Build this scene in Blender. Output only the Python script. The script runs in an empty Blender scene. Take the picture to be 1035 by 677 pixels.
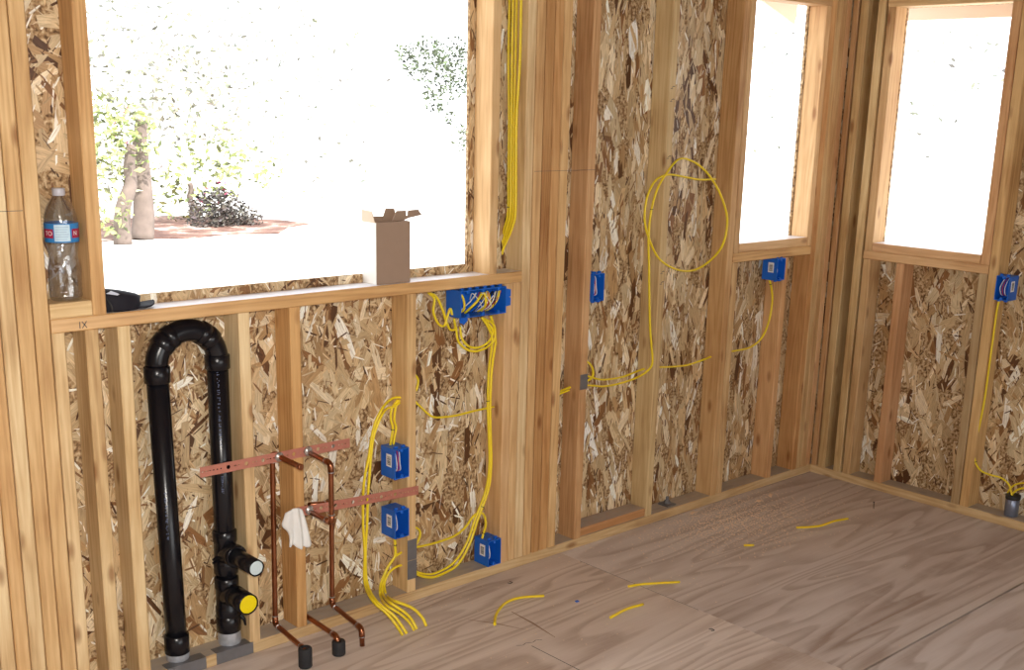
import bpy, math, random
from mathutils import Vector, Matrix
PI = math.pi
scene = bpy.context.scene
C = scene.collection

# ------------------------------------------------------------------ camera
def cam_axes(yaw, pitch, roll):
    f = Vector((math.sin(yaw) * math.cos(pitch), math.cos(yaw) * math.cos(pitch), math.sin(pitch)))
    r = f.cross(Vector((0, 0, 1))).normalized()
    u = r.cross(f)
    c, s = math.cos(roll), math.sin(roll)
    return c * r + s * u, -s * r + c * u, f
FPX, PCX, PCY = 1180.87, 517.5, 418.5
CAM = Vector((0.0, -2.9, 1.627))
RX, UX, FX = cam_axes(math.radians(42.5567), math.radians(-14.8432), math.radians(1.3756))
cam = bpy.data.cameras.new('camera'); cam.sensor_width = 36.0
cam.lens = FPX / 1035 * 36.0
cam.shift_y = (PCY - 338.5) / 1035
cam.clip_start = 0.05; cam.clip_end = 300
camo = bpy.data.objects.new('camera', cam); C.objects.link(camo)
camo.matrix_world = Matrix(((RX.x, UX.x, -FX.x, CAM.x), (RX.y, UX.y, -FX.y, CAM.y), (RX.z, UX.z, -FX.z, CAM.z), (0, 0, 0, 1)))
scene.camera = camo
def ray(px, py):
    return RX * ((px - PCX) / FPX) - UX * ((py - PCY) / FPX) + FX
def atY(px, py, y=0.0):
    r = ray(px, py); return CAM + r * ((y - CAM.y) / r.y)
def atX(px, py, x):
    r = ray(px, py); return CAM + r * ((x - CAM.x) / r.x)
def atZ(px, py, z=0.0):
    r = ray(px, py); return CAM + r * ((z - CAM.z) / r.z)

# ------------------------------------------------------------------ world, sun, lamps, exposure
w = bpy.data.worlds.new('sky'); scene.world = w; w.use_nodes = True
bg = w.node_tree.nodes['Background']
bg.inputs['Color'].default_value = (0.93, 0.97, 1.0, 1); bg.inputs['Strength'].default_value = 3.4
def lamp(name, kind, energy, loc, direction, color=(1, 1, 1), size=0.2, sizey=None):
    l = bpy.data.lights.new(name, kind); l.energy = energy; l.color = color
    if kind == 'AREA':
        l.shape = 'RECTANGLE' if sizey else 'DISK'; l.size = size
        if sizey: l.size_y = sizey
    if kind == 'SUN': l.angle = math.radians(0.6)
    o = bpy.data.objects.new(name, l); C.objects.link(o); o.location = loc
    o.rotation_euler = Vector(direction).to_track_quat('-Z', 'Y').to_euler()
    return o
lamp('sun', 'SUN', 8.5, (0, -6, 9), (0.0, 1.0, -1.05), (1.0, 0.96, 0.9))
lamp('camera_flash', 'AREA', 69.0, (-0.03, -2.95, 1.75), (0.36, 0.90, -0.36), (1.0, 0.945, 0.87), 0.12)
lamp('rear_fill', 'AREA', 11.0, (1.9, -4.43, 0.85), (0.0, 1, -0.12), (1.0, 0.98, 0.95), 2.3, 1.3)  # added soft fill from behind the camera; no such source is seen
vs = scene.view_settings
vs.view_transform = 'Standard'; vs.look = 'None'; vs.gamma = 1.0; vs.use_curve_mapping = False
vs.exposure = -0.06

# ------------------------------------------------------------------ helpers
class MB:
    def __init__(s): s.v = []; s.f = []
    def add(s, vs, fs):
        n = len(s.v); s.v += [tuple(p) for p in vs]; s.f += [tuple(i + n for i in f) for f in fs]; return s
    def box(s, x0, x1, y0, y1, z0, z1):
        return s.add([(x0,y0,z0),(x1,y0,z0),(x1,y1,z0),(x0,y1,z0),(x0,y0,z1),(x1,y0,z1),(x1,y1,z1),(x0,y1,z1)],
                     [(0,3,2,1),(4,5,6,7),(0,1,5,4),(1,2,6,5),(2,3,7,6),(3,0,4,7)])
    def prism(s, poly, axis, a, b):
        def mk(p, t): return {'x': (t, p[0], p[1]), 'y': (p[0], t, p[1]), 'z': (p[0], p[1], t)}[axis]
        n = len(poly)
        return s.add([mk(p, a) for p in poly] + [mk(p, b) for p in poly],
                     [tuple(range(n))[::-1], tuple(range(n, 2*n))] + [(i, (i+1) % n, n + (i+1) % n, n + i) for i in range(n)])
    def lathe(s, prof, seg=20, axis=(0,0,1), org=(0,0,0)):
        q = Vector((0,0,1)).rotation_difference(Vector(axis)); org = Vector(org)
        vs = []; fs = []
        for r, z in prof:
            for k in range(seg):
                a = 2*PI*k/seg
                vs.append(org + q @ Vector((r*math.cos(a), r*math.sin(a), z)))
        for i in range(len(prof)-1):
            for k in range(seg):
                k2 = (k+1) % seg
                fs.append((i*seg+k, i*seg+k2, (i+1)*seg+k2, (i+1)*seg+k))
        fs.append(tuple(range(seg))[::-1]); fs.append(tuple(range((len(prof)-1)*seg, len(prof)*seg)))
        return s.add(vs, fs)
    def tube(s, pts, r, seg=8, rs=None, flat=1.0):
        pts = [Vector(p) for p in pts]; n = len(pts); vs = []; fs = []
        t0 = (pts[1]-pts[0]).normalized()
        up = Vector((0,0,1)) if abs(t0.z) < .9 else Vector((0,1,0))
        nrm = t0.cross(up).normalized()
        for i, p in enumerate(pts):
            t = (pts[min(i+1,n-1)] - pts[max(i-1,0)]).normalized()
            nrm = (nrm - t*nrm.dot(t)).normalized(); b = t.cross(nrm)
            rr = rs[i] if rs else r
            for k in range(seg):
                a = 2*PI*k/seg
                vs.append(p + nrm*math.cos(a)*rr + b*math.sin(a)*rr*flat)
        for i in range(n-1):
            for k in range(seg):
                k2 = (k+1) % seg
                fs.append((i*seg+k, i*seg+k2, (i+1)*seg+k2, (i+1)*seg+k))
        fs.append(tuple(range(seg))[::-1]); fs.append(tuple(range((n-1)*seg, n*seg)))
        return s.add(vs, fs)
    def mesh(s, name, smooth=False):
        m = bpy.data.meshes.new(name); m.from_pydata(s.v, [], s.f); m.update()
        if smooth:
            for p in m.polygons: p.use_smooth = len(p.vertices) == 4
        return m
    def build(s, name, mat, parent=None, loc=None, smooth=False, world=True, color=None):
        """vertices are in world coordinates; loc = where the object's origin goes"""
        if loc is None:
            if parent is not None: loc = parent.get('_o', (0,0,0)); loc = tuple(loc)
            else:
                xs = [v[0] for v in s.v]; ys = [v[1] for v in s.v]; zs = [v[2] for v in s.v]
                loc = ((min(xs)+max(xs))/2, (min(ys)+max(ys))/2, min(zs))
        if world: s.v = [(v[0]-loc[0], v[1]-loc[1], v[2]-loc[2]) for v in s.v]
        m = s.mesh(name, smooth)
        if mat: m.materials.append(mat)
        return link(name, m, parent, loc, color)
def link(name, data, parent=None, loc=(0,0,0), color=None):
    o = bpy.data.objects.new(name, data); C.objects.link(o)
    o['_o'] = tuple(loc)
    if parent is not None:
        o.parent = parent
        po = parent['_o']; o.location = (loc[0]-po[0], loc[1]-po[1], loc[2]-po[2])
    else: o.location = loc
    if color: o.color = (*color, 1)
    return o
def thing(name, label, cat, loc=(0,0,0), group=None):
    o = link(name, None, None, loc); return tag(o, label, cat, group)
def tag(o, label, cat, group=None):
    o['label'] = label; o['category'] = cat
    if group: o['group'] = group
    return o
def setting(name, loc=(0,0,0)):
    o = link(name, None, None, loc); o['kind'] = 'structure'; return o
def smoothpath(pts, sub=6):
    pts = [Vector(p) for p in pts]
    if len(pts) < 3: return pts
    out = []; q = [pts[0]*2-pts[1]] + pts + [pts[-1]*2-pts[-2]]
    for i in range(1, len(q)-2):
        a, b, c, d = q[i-1], q[i], q[i+1], q[i+2]
        for k in range(sub):
            t = k/sub
            out.append(0.5*((2*b) + (c-a)*t + (2*a-5*b+4*c-d)*t*t + (3*b-a-3*c+d)*t*t*t))
    out.append(pts[-1]); return out

# ------------------------------------------------------------------ materials
def newmat(name):
    m = bpy.data.materials.new(name); m.use_nodes = True
    nt = m.node_tree; b = nt.nodes['Principled BSDF']; return m, nt, b
def N(nt, t, **kw):
    n = nt.nodes.new(t)
    for k, v in kw.items():
        if k in n.inputs: n.inputs[k].default_value = v
        else: setattr(n, k, v)
    return n
def L(nt, a, b): nt.links.new(a, b)
def plain(name, col, rough=0.5, metal=0.0, var=0.0, scale=30, spec=0.5):
    m, nt, b = newmat(name)
    b.inputs['Base Color'].default_value = (*col, 1); b.inputs['Roughness'].default_value = rough
    b.inputs['Metallic'].default_value = metal; b.inputs['Specular IOR Level'].default_value = spec
    if var:
        tc = N(nt, 'ShaderNodeTexCoord'); no = N(nt, 'ShaderNodeTexNoise', Scale=scale, Detail=4.0); L(nt, tc.outputs['Object'], no.inputs['Vector'])
        mx = N(nt, 'ShaderNodeMix', data_type='RGBA'); mx.inputs[6].default_value = tuple(max(0, c*(1-var)) for c in col) + (1,)
        mx.inputs[7].default_value = tuple(min(1, c*(1+var)) for c in col) + (1,)
        L(nt, no.outputs['Fac'], mx.inputs[0]); L(nt, mx.outputs[2], b.inputs['Base Color'])
    return m
def ramp(nt, stops):
    r = N(nt, 'ShaderNodeValToRGB'); e = r.color_ramp.elements
    e[0].position, e[0].color = stops[0][0], (*stops[0][1], 1); e[1].position, e[1].color = stops[-1][0], (*stops[-1][1], 1)
    for p, c in stops[1:-1]:
        x = e.new(p); x.color = (*c, 1)
    return r
def mathn(nt, op, a, b=None, clamp=False):
    n = N(nt, 'ShaderNodeMath', operation=op); n.use_clamp = clamp
    for i, x in enumerate((a, b)):
        if x is None: continue
        if isinstance(x, (int, float)): n.inputs[i].default_value = x
        else: L(nt, x, n.inputs[i])
    return n.outputs[0]
def mixc(nt, fac, a, b, mode='MIX'):
    n = N(nt, 'ShaderNodeMix', data_type='RGBA', blend_type=mode)
    for i, x in ((0, fac), (6, a), (7, b)):
        if isinstance(x, (int, float)): n.inputs[i].default_value = x
        elif isinstance(x, tuple): n.inputs[i].default_value = (*x, 1)
        else: L(nt, x, n.inputs[i])
    return n.outputs[2]
def wood_material(name='lumber', dust_or_glare=False, rough=0.62, dust_or_glare_tint=(0.42, 0.385, 0.35), least=0.45):
    m, nt, b = newmat(name)
    tc = N(nt, 'ShaderNodeTexCoord'); oi = N(nt, 'ShaderNodeObjectInfo')
    off = N(nt, 'ShaderNodeCombineXYZ'); r50 = mathn(nt, 'MULTIPLY', oi.outputs['Random'], 37.0)
    for i in range(3): L(nt, r50, off.inputs[i])
    ad = N(nt, 'ShaderNodeVectorMath', operation='ADD'); L(nt, tc.outputs['Object'], ad.inputs[0]); L(nt, off.outputs[0], ad.inputs[1])
    mp = N(nt, 'ShaderNodeMapping'); mp.inputs['Scale'].default_value = (1, 1, 0.055); L(nt, ad.outputs[0], mp.inputs['Vector'])
    n1 = N(nt, 'ShaderNodeTexNoise', Scale=11.0, Detail=2.0, Roughness=0.45); L(nt, mp.outputs[0], n1.inputs['Vector'])
    rings = mathn(nt, 'SINE', mathn(nt, 'MULTIPLY', n1.outputs['Fac'], 70.0))
    rings = mathn(nt, 'MULTIPLY_ADD', rings, 0.5); rings.node.inputs[2].default_value = 0.5
    n2 = N(nt, 'ShaderNodeTexNoise', Scale=160.0, Detail=3.0); L(nt, mp.outputs[0], n2.inputs['Vector'])
    n3 = N(nt, 'ShaderNodeTexNoise', Scale=3.0, Detail=3.0); L(nt, ad.outputs[0], n3.inputs['Vector'])
    fac = mathn(nt, 'ADD', mathn(nt, 'MULTIPLY', rings, 0.20), mathn(nt, 'MULTIPLY', n2.outputs['Fac'], 0.55))
    fac = mathn(nt, 'ADD', fac, mathn(nt, 'MULTIPLY_ADD', n3.outputs['Fac'], 1.0), clamp=True); 
    fac.node.inputs[1].links[0].from_node.inputs[2].default_value = -0.43
    rp = ramp(nt, [(0.05, (0.82, 0.66, 0.42)), (0.5, (0.64, 0.455, 0.25)), (0.95, (0.37, 0.20, 0.085))]); L(nt, fac, rp.inputs[0])
    mk = N(nt, 'ShaderNodeMapping'); mk.inputs['Scale'].default_value = (13, 13, 5.0); L(nt, ad.outputs[0], mk.inputs['Vector'])
    vo = N(nt, 'ShaderNodeTexVoronoi', Scale=1.0); L(nt, mk.outputs[0], vo.inputs['Vector'])
    kn = N(nt, 'ShaderNodeMapRange'); kn.inputs[1].default_value = 0.07; kn.inputs[2].default_value = 0.19; kn.inputs[3].default_value = 0.75; kn.inputs[4].default_value = 0.0
    L(nt, vo.outputs['Distance'], kn.inputs[0])
    col = mixc(nt, kn.outputs[0], rp.outputs[0], (0.27, 0.12, 0.045))
    col = mixc(nt, 1.0, col, oi.outputs['Color'], 'MULTIPLY')
    if dust_or_glare:  # for the sills this tint is sky glare painted on upward faces
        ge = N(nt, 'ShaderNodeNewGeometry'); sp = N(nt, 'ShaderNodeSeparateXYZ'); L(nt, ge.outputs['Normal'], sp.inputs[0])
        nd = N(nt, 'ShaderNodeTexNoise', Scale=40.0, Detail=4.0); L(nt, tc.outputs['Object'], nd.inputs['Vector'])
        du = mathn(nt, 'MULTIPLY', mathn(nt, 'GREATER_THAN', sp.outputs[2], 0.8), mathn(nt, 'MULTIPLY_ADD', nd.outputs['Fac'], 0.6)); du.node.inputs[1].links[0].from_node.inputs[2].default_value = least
        col = mixc(nt, du, col, dust_or_glare_tint)
    L(nt, col, b.inputs['Base Color']); b.inputs['Roughness'].default_value = rough; b.inputs['Specular IOR Level'].default_value = 0.3 if rough > 0.5 else 0.85
    bu = N(nt, 'ShaderNodeBump', Strength=0.12, Distance=0.002); L(nt, n2.outputs['Fac'], bu.inputs['Height']); L(nt, bu.outputs[0], b.inputs['Normal'])
    return m
def strand_material():
    m, nt, b = newmat('osb_strand')
    at = N(nt, 'ShaderNodeAttribute', attribute_name='Col'); uv = N(nt, 'ShaderNodeUVMap'); uv.uv_map = 'UVMap'
    no = N(nt, 'ShaderNodeTexNoise', Scale=1.0, Detail=5.0, Roughness=0.7); L(nt, uv.outputs[0], no.inputs['Vector'])
    rp = ramp(nt, [(0.28, (0.50, 0.44, 0.36)), (0.5, (0.95, 0.94, 0.92)), (0.72, (1.28, 1.28, 1.25))]); L(nt, no.outputs['Fac'], rp.inputs[0])
    col = mixc(nt, 1.0, at.outputs['Color'], rp.outputs[0], 'MULTIPLY')
    L(nt, col, b.inputs['Base Color']); b.inputs['Roughness'].default_value = 0.42; b.inputs['Specular IOR Level'].default_value = 0.5
    return m
def osb_base():
    m, nt, b = newmat('osb_core')
    tc = N(nt, 'ShaderNodeTexCoord')
    no = N(nt, 'ShaderNodeTexNoise', Scale=90.0, Detail=4.0); L(nt, tc.outputs['Object'], no.inputs['Vector'])
    rp = ramp(nt, [(0.35, (0.12, 0.06, 0.025)), (0.5, (0.40, 0.25, 0.12)), (0.68, (0.70, 0.55, 0.34))]); L(nt, no.outputs['Fac'], rp.inputs[0])
    L(nt, rp.outputs[0], b.inputs['Base Color']); b.inputs['Roughness'].default_value = 0.8
    return m
def plywood_material():
    m, nt, b = newmat('plywood')
    tc = N(nt, 'ShaderNodeTexCoord'); oi = N(nt, 'ShaderNodeObjectInfo')
    off = N(nt, 'ShaderNodeCombineXYZ'); L(nt, mathn(nt, 'MULTIPLY', oi.outputs['Random'], 23.0), off.inputs[0]); L(nt, mathn(nt, 'MULTIPLY', oi.outputs['Random'], 11.0), off.inputs[1])
    ad = N(nt, 'ShaderNodeVectorMath', operation='ADD'); L(nt, tc.outputs['Object'], ad.inputs[0]); L(nt, off.outputs[0], ad.inputs[1])
    mp = N(nt, 'ShaderNodeMapping'); mp.inputs['Scale'].default_value = (0.30, 2.6, 1.0); L(nt, ad.outputs[0], mp.inputs['Vector'])
    n1 = N(nt, 'ShaderNodeTexNoise', Scale=1.1, Detail=3.0, Roughness=0.5, Distortion=0.35); L(nt, mp.outputs[0], n1.inputs['Vector'])
    saw = mathn(nt, 'FRACT', mathn(nt, 'MULTIPLY', n1.outputs['Fac'], 17.0))
    sm = N(nt, 'ShaderNodeMapRange', interpolation_type='SMOOTHSTEP'); sm.inputs[1].default_value = 0.35; sm.inputs[2].default_value = 0.95; L(nt, saw, sm.inputs[0])
    edge = N(nt, 'ShaderNodeMapRange'); edge.inputs[1].default_value = 0.0; edge.inputs[2].default_value = 0.12; edge.inputs[3].default_value = 1.0; edge.inputs[4].default_value = 0.0; L(nt, saw, edge.inputs[0])
    band = mathn(nt, 'MAXIMUM', sm.outputs[0], edge.outputs[0])
    mg = N(nt, 'ShaderNodeMapping'); mg.inputs['Scale'].default_value = (6, 160, 1); L(nt, ad.outputs[0], mg.inputs['Vector'])
    n2 = N(nt, 'ShaderNodeTexNoise', Scale=1.0, Detail=3.0); L(nt, mg.outputs[0], n2.inputs['Vector'])
    n3 = N(nt, 'ShaderNodeTexNoise', Scale=1.5, Detail=5.0, Roughness=0.6); L(nt, mp.outputs[0], n3.inputs['Vector'])
    n4 = N(nt, 'ShaderNodeTexNoise', Scale=14.0, Detail=4.0); L(nt, ad.outputs[0], n4.inputs['Vector'])
    fac = mathn(nt, 'ADD', mathn(nt, 'MULTIPLY', band, 0.36), mathn(nt, 'MULTIPLY', n2.outputs['Fac'], 0.30))
    fac = mathn(nt, 'ADD', fac, mathn(nt, 'MULTIPLY_ADD', n3.outputs['Fac'], 1.9), clamp=True)
    fac.node.inputs[1].links[0].from_node.inputs[2].default_value = -0.82
    rp = ramp(nt, [(0.0, (0.80, 0.735, 0.70)), (0.45, (0.64, 0.56, 0.515)), (1.0, (0.38, 0.285, 0.23))]); L(nt, fac, rp.inputs[0])
    dust_or_glare_tint = N(nt, 'ShaderNodeMapRange'); dust_or_glare_tint.inputs[1].default_value = 0.5; dust_or_glare_tint.inputs[2].default_value = 0.75; dust_or_glare_tint.inputs[3].default_value = 0.0; dust_or_glare_tint.inputs[4].default_value = 0.35; L(nt, n4.outputs['Fac'], dust_or_glare_tint.inputs[0])
    col = mixc(nt, dust_or_glare_tint.outputs[0], rp.outputs[0], (0.70, 0.65, 0.62))
    col = mixc(nt, 1.0, col, oi.outputs['Color'], 'MULTIPLY')
    L(nt, col, b.inputs['Base Color']); b.inputs['Roughness'].default_value = 0.7; b.inputs['Specular IOR Level'].default_value = 0.3
    return m
M = {}
M['wood'] = wood_material(); M['dust_or_glare'] = wood_material('dusty_lumber', True); M['sill'] = wood_material('sill_lumber_glare', True, 0.4, (0.80, 0.80, 0.86), 0.62); M['strand'] = strand_material(); M['osb'] = osb_base(); M['ply'] = plywood_material()  # window sill lumber has sky glare painted into its upward faces
M['abs'] = plain('black_abs', (0.006, 0.006, 0.009), 0.26, spec=0.4)
M['rubber'] = plain('black_foam', (0.02, 0.021, 0.025), 0.75, var=0.3)
M['copper'] = plain('copper', (0.36, 0.145, 0.075), 0.32, 1.0, var=0.45, scale=25)
M['strap'] = plain('copper_plated_strap', (0.62, 0.25, 0.185), 0.42, 0.5, var=0.15, scale=60)
M['solder'] = plain('solder', (0.55, 0.54, 0.53), 0.35, 0.8, var=0.3)
M['steel'] = plain('galvanised_steel', (0.22, 0.22, 0.235), 0.5, 0.6, var=0.2)
M['pvcgrey'] = plain('tape_grey', (0.42, 0.45, 0.50), 0.35, 0.3, var=0.5, scale=60)
M['yellow'] = plain('yellow_sheath', (0.90, 0.70, 0.025), 0.38)
M['blue'] = plain('blue_pvc', (0.008, 0.13, 0.62), 0.38, var=0.1)
M['white'] = plain('white_paper', (0.85, 0.85, 0.85), 0.6)
M['ink'] = plain('grey_ink', (0.12, 0.12, 0.14), 0.7)
M['wirew'] = plain('white_wire', (0.85, 0.84, 0.80), 0.4)
M['wirek'] = plain('black_wire', (0.02, 0.02, 0.02), 0.4)
M['wirer'] = plain('red_wire', (0.55, 0.05, 0.10), 0.4)
M['capy'] = plain('yellow_plug', (0.90, 0.72, 0.0), 0.4)
M['capw'] = plain('pale_plug', (0.62, 0.74, 0.78), 0.35)
M['rag'] = plain('white_cotton', (0.84, 0.84, 0.82), 0.85)
M['card'] = plain('kraft_board', (0.34, 0.235, 0.17), 0.8, var=0.06)
M['cardw'] = plain('white_board', (0.84, 0.82, 0.77), 0.7)
M['cap'] = plain('black_cloth', (0.012, 0.011, 0.018), 0.75, spec=0.3)
M['pencil'] = plain('pencil_mark', (0.10, 0.09, 0.09), 0.8)
M['black'] = plain('black_staple', (0.015, 0.015, 0.015), 0.5)
M['shaving'] = plain('fresh_shaving', (0.88, 0.68, 0.50), 0.7, var=0.12)
M['eave'] = plain('painted_eave', (0.72, 0.58, 0.47), 0.7)
M['ceil'] = plain('ceiling_board', (0.22, 0.14, 0.08), 0.8, var=0.2)
M['bark'] = plain('bark', (0.17, 0.13, 0.11), 0.9, var=0.4, scale=8)
M['palebark'] = plain('pale_bark', (0.74, 0.70, 0.64), 0.9, var=0.1)
M['pave'] = plain('pale_concrete', (0.74, 0.72, 0.70), 0.8, var=0.05, scale=3)

# lumber tints
LT = (1.10, 1.10, 1.06); YEL = (1.02, 1.0, 0.92); ORG = (0.92, 0.74, 0.55); BRN = (0.72, 0.55, 0.42); PNK = (0.94, 0.80, 0.72); GRY = (0.72, 0.70, 0.66); TAN = (0.92, 0.88, 0.80)
def board(name, parent, x0, x1, y0, y1, z0, z1, color=YEL, mat=None, ch=0.0028):
    d = (x1-x0, y1-y0, z1-z0); ax = d.index(max(d)); c = ((x0+x1)/2, (y0+y1)/2, (z0+z1)/2)
    if ax == 2: a, b2 = d[0]/2, d[1]/2; rot = (0,0,0)
    elif ax == 0: a, b2 = d[2]/2, d[1]/2; rot = (0, PI/2, 0)
    else: a, b2 = d[0]/2, d[2]/2; rot = (PI/2, 0, 0)
    h = d[ax]/2
    poly = [(-a+ch,-b2),(a-ch,-b2),(a,-b2+ch),(a,b2-ch),(a-ch,b2),(-a+ch,b2),(-a,b2-ch),(-a,-b2+ch)]
    mb = MB().prism(poly, 'z', -h, h)
    m = mb.mesh(name); m.materials.append(mat or M['wood'])
    o = link(name, m, parent, c, color); o.rotation_euler = rot
    return o

# ------------------------------------------------------------------ the building shell
SD = 0.089          # stud depth
XB = 4.56           # inner face of the right-hand wall's studs
TOP = 2.44
rng = random.Random(7)

floor = setting('floor')
bands = [(-1.256, 0.102, 0.0, (0.49, 2.93)), (-2.484, -1.267, 0.003, (-0.8, 1.64, 4.08)), (-3.70, -2.487, 0.0, (0.49, 2.93)), (-4.45, -3.703, 0.0, (1.64, 4.08))]
tints = [(1.0,1.0,1.0), (1.03,1.0,0.97), (0.96,0.95,0.95), (0.98,0.98,1.0)]
for bi, (y0, y1, zt, brk) in enumerate(bands):
    xs = [-1.6] + list(brk) + [4.66]
    for i in range(len(xs)-1):
        o = MB().box(xs[i]+0.0006, xs[i+1]-0.0006, y0, y1, zt-0.018, zt).build('plywood_sheet', M['ply'], floor, ((xs[i]+xs[i+1])/2, (y0+y1)/2, zt-0.018), color=tints[(bi+i) % 4])
MB().box(-1.6, 4.66, -4.45, 0.102, -0.06, -0.024).build('subfloor', plain('dark_subfloor', (0.05, 0.022, 0.010), 0.9), floor)
MB().box(2.309, 2.3115, -0.80, -0.50, 0.0002, 0.0006).build('chalk_line', M['pencil'], floor)
MB().box(2.9275, 2.9290, -0.66, -0.10, 0.0002, 0.0006).build('chalk_line', M['pencil'], floor)

def strands(parent, rect, place, sig, dens, seed, mean=0.0):
    """thin wood strands pressed into a panel face; place(u, v, d) -> world point, d = height above the face"""
    r = random.Random(seed); u0, u1, v0, v1 = rect; area = (u1-u0)*(v1-v0)
    V = []; F = []; colr = []; uvs = []
    pal = [((0.62,0.45,0.255), 28), ((0.71,0.56,0.35), 26), ((0.47,0.295,0.14), 17), ((0.83,0.70,0.50), 14), ((0.27,0.125,0.045), 9), ((0.12,0.05,0.018), 6), ((1.0,0.95,0.85), 6)]
    cols = [p[0] for p in pal]; wts = [p[1] for p in pal]
    for size, per in ((2, 190), (1, 300), (0, 1500)):
        for _ in range(int(area*per*dens)):
            if size == 2: l, wd = r.uniform(0.10, 0.22), r.uniform(0.022, 0.055)
            elif size == 1: l, wd = r.uniform(0.06, 0.14), r.uniform(0.008, 0.026)
            else: l, wd = r.uniform(0.010, 0.055), r.uniform(0.0018, 0.0065)
            cu, cv = r.uniform(u0, u1), r.uniform(v0, v1)
            a = mean + r.gauss(0, sig if size else sig*1.2)
            d = r.uniform(0.0003, 0.0013) if size == 2 else r.uniform(0.0006, 0.0019) if size == 1 else r.uniform(0.0012, 0.0023)
            sa, ca = math.sin(a), math.cos(a)
            k = r.uniform(0.15, 0.75); k2 = r.uniform(0.15, 0.75); bow = r.uniform(-0.12, 0.12)*wd
            loc = [(-wd/2, -l/2*k), (-wd/2*r.uniform(.0,.8), -l/2), (wd/2, -l/2*r.uniform(.5,.95)), (wd/2+bow, l/2*k2), (wd/2*r.uniform(.0,.8), l/2), (-wd/2+bow, l/2*r.uniform(.5,.95))]
            tl = math.tan(r.gauss(0, 0.035)); tw = math.tan(r.gauss(0, 0.05))
            c = r.choices(cols, wts)[0] if size else r.choice(((0.10,0.04,0.015), (0.25,0.12,0.045), (0.55,0.38,0.20), (0.74,0.60,0.40), (0.66,0.50,0.30), (0.98,0.92,0.82))); g = r.uniform(0.82, 1.15); n = len(V); su = r.uniform(0, 40)
            for (x, y) in loc:
                u = cu + x*ca + y*sa; v = cv - x*sa + y*ca
                u = min(max(u, u0), u1); v = min(max(v, v0), v1)
                V.append(place(u, v, max(0.0002, d + y*tl*0.1 + x*tw*0.5))); uvs.append((x*260+su, y*18+su)); colr.append((min(1,c[0]*g), min(1,c[1]*g), min(1,c[2]*g), 1))
            F.append((n, n+1, n+2, n+3, n+4, n+5))
    po = parent['_o']
    V = [(p[0]-po[0], p[1]-po[1], p[2]-po[2]) for p in V]
    m = bpy.data.meshes.new('osb_strands'); m.from_pydata(V, [], F); m.update()
    ca_ = m.color_attributes.new('Col', 'FLOAT_COLOR', 'POINT'); ca_.data.foreach_set('color', [x for c in colr for x in c])
    ul = m.uv_layers.new(name='UVMap'); idx = [0]*len(m.loops); m.loops.foreach_get('vertex_index', idx)
    ul.data.foreach_set('uv', [x for i in idx for x in uvs[i]])
    m.materials.append(M['strand'])
    o = link('osb_strands', m, parent, po); o['kind'] = 'stuff'
    return o
T = 0.0115
def osb_left(x0, x1, z0, z1, sig, dens=1.0, vis=True):
    p = MB().box(x0, x1, SD, SD+T, z0, z1).build('osb_panel', M['osb'], wall_left, ((x0+x1)/2, SD, z0))
    if vis: strands(p, (x0, x1, z0, z1), lambda u, v, d: (u, SD-d, v), sig, dens, int(x0*100+z0*10)+5)
def osb_right(y0, y1, z0, z1, sig, dens=1.0, vis=True):
    p = MB().box(XB+SD, XB+SD+T, y0, y1, z0, z1).build('osb_panel', M['osb'], wall_right, (XB+SD, (y0+y1)/2, z0))
    if vis: strands(p, (y0, y1, z0, z1), lambda u, v, d: (XB+SD-d, u, v), sig, dens, int(y0*-100+z0*10)+905)

wall_left = setting('wall_left', (2.0, 0, 0))
osb_left(-1.6, 0.20, 0, TOP, 0.8, vis=False)
osb_left(0.20, 0.86, 0, TOP, 0.7, 0.8)
osb_left(0.86, 1.246, 0, TOP, 0.75)
osb_left(1.246, 2.522, 0, 1.107, 0.62, 1.15)
osb_left(1.246, 2.522, 2.09, TOP, 0.8, vis=False)
osb_left(2.522, 3.897, 0, TOP, 0.27, 1.1)
osb_left(3.897, 4.372, 0, 1.098, 0.30)
osb_left(3.897, 4.372, 2.055, TOP, 0.4, vis=False)
osb_left(4.372, XB+SD, 0, TOP, 0.4, 0.6)
wall_right = setting('wall_right', (XB, -1.5, 0))
osb_right(-0.205, SD+T, 0, TOP, 0.45, 0.8)
osb_right(-0.694, -0.205, 0, 1.082, 0.55)
osb_right(-0.694, -0.205, 2.05, TOP, 0.5, vis=False)
osb_right(-1.30, -0.694, 0, TOP, 0.55)
osb_right(-2.50, -1.30, 0, TOP, 0.5, 0.8)
osb_right(-4.45, -2.50, 0, TOP, 0.5, vis=False)

PZ = 0.038
def studL(x0, x1, z0=PZ, z1=TOP-0.076, color=YEL, name='stud', par=None): return board(name, par or wall_left, x0+0.0014, x1-0.0014, 0.0, SD-0.0025, z0, z1, color)
def studR(y0, y1, z0=PZ, z1=TOP-0.076, color=YEL, name='stud', par=None): return board(name, par or wall_right, XB, XB+SD-0.0025, y0+0.0006, y1-0.0006, z0, z1, color)
board('sole_plate', wall_left, -1.6, XB+SD-0.003, 0, SD-0.0025, 0.0, PZ, TAN, M['dust_or_glare'])
board('sole_plate', wall_right, XB, XB+SD-0.0025, -4.4, -0.0005, 0.0, PZ, TAN, M['dust_or_glare'])
for k in range(2):
    board('top_plate', wall_left, -1.6, XB+SD-0.003, 0, SD-0.0025, TOP-0.076+k*0.038, TOP-0.0385+k*0.038, TAN)
    board('top_plate', wall_right, XB, XB+SD-0.0025, -4.4, -0.0005, TOP-0.076+k*0.038, TOP-0.0385+k*0.038, TAN)
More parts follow.
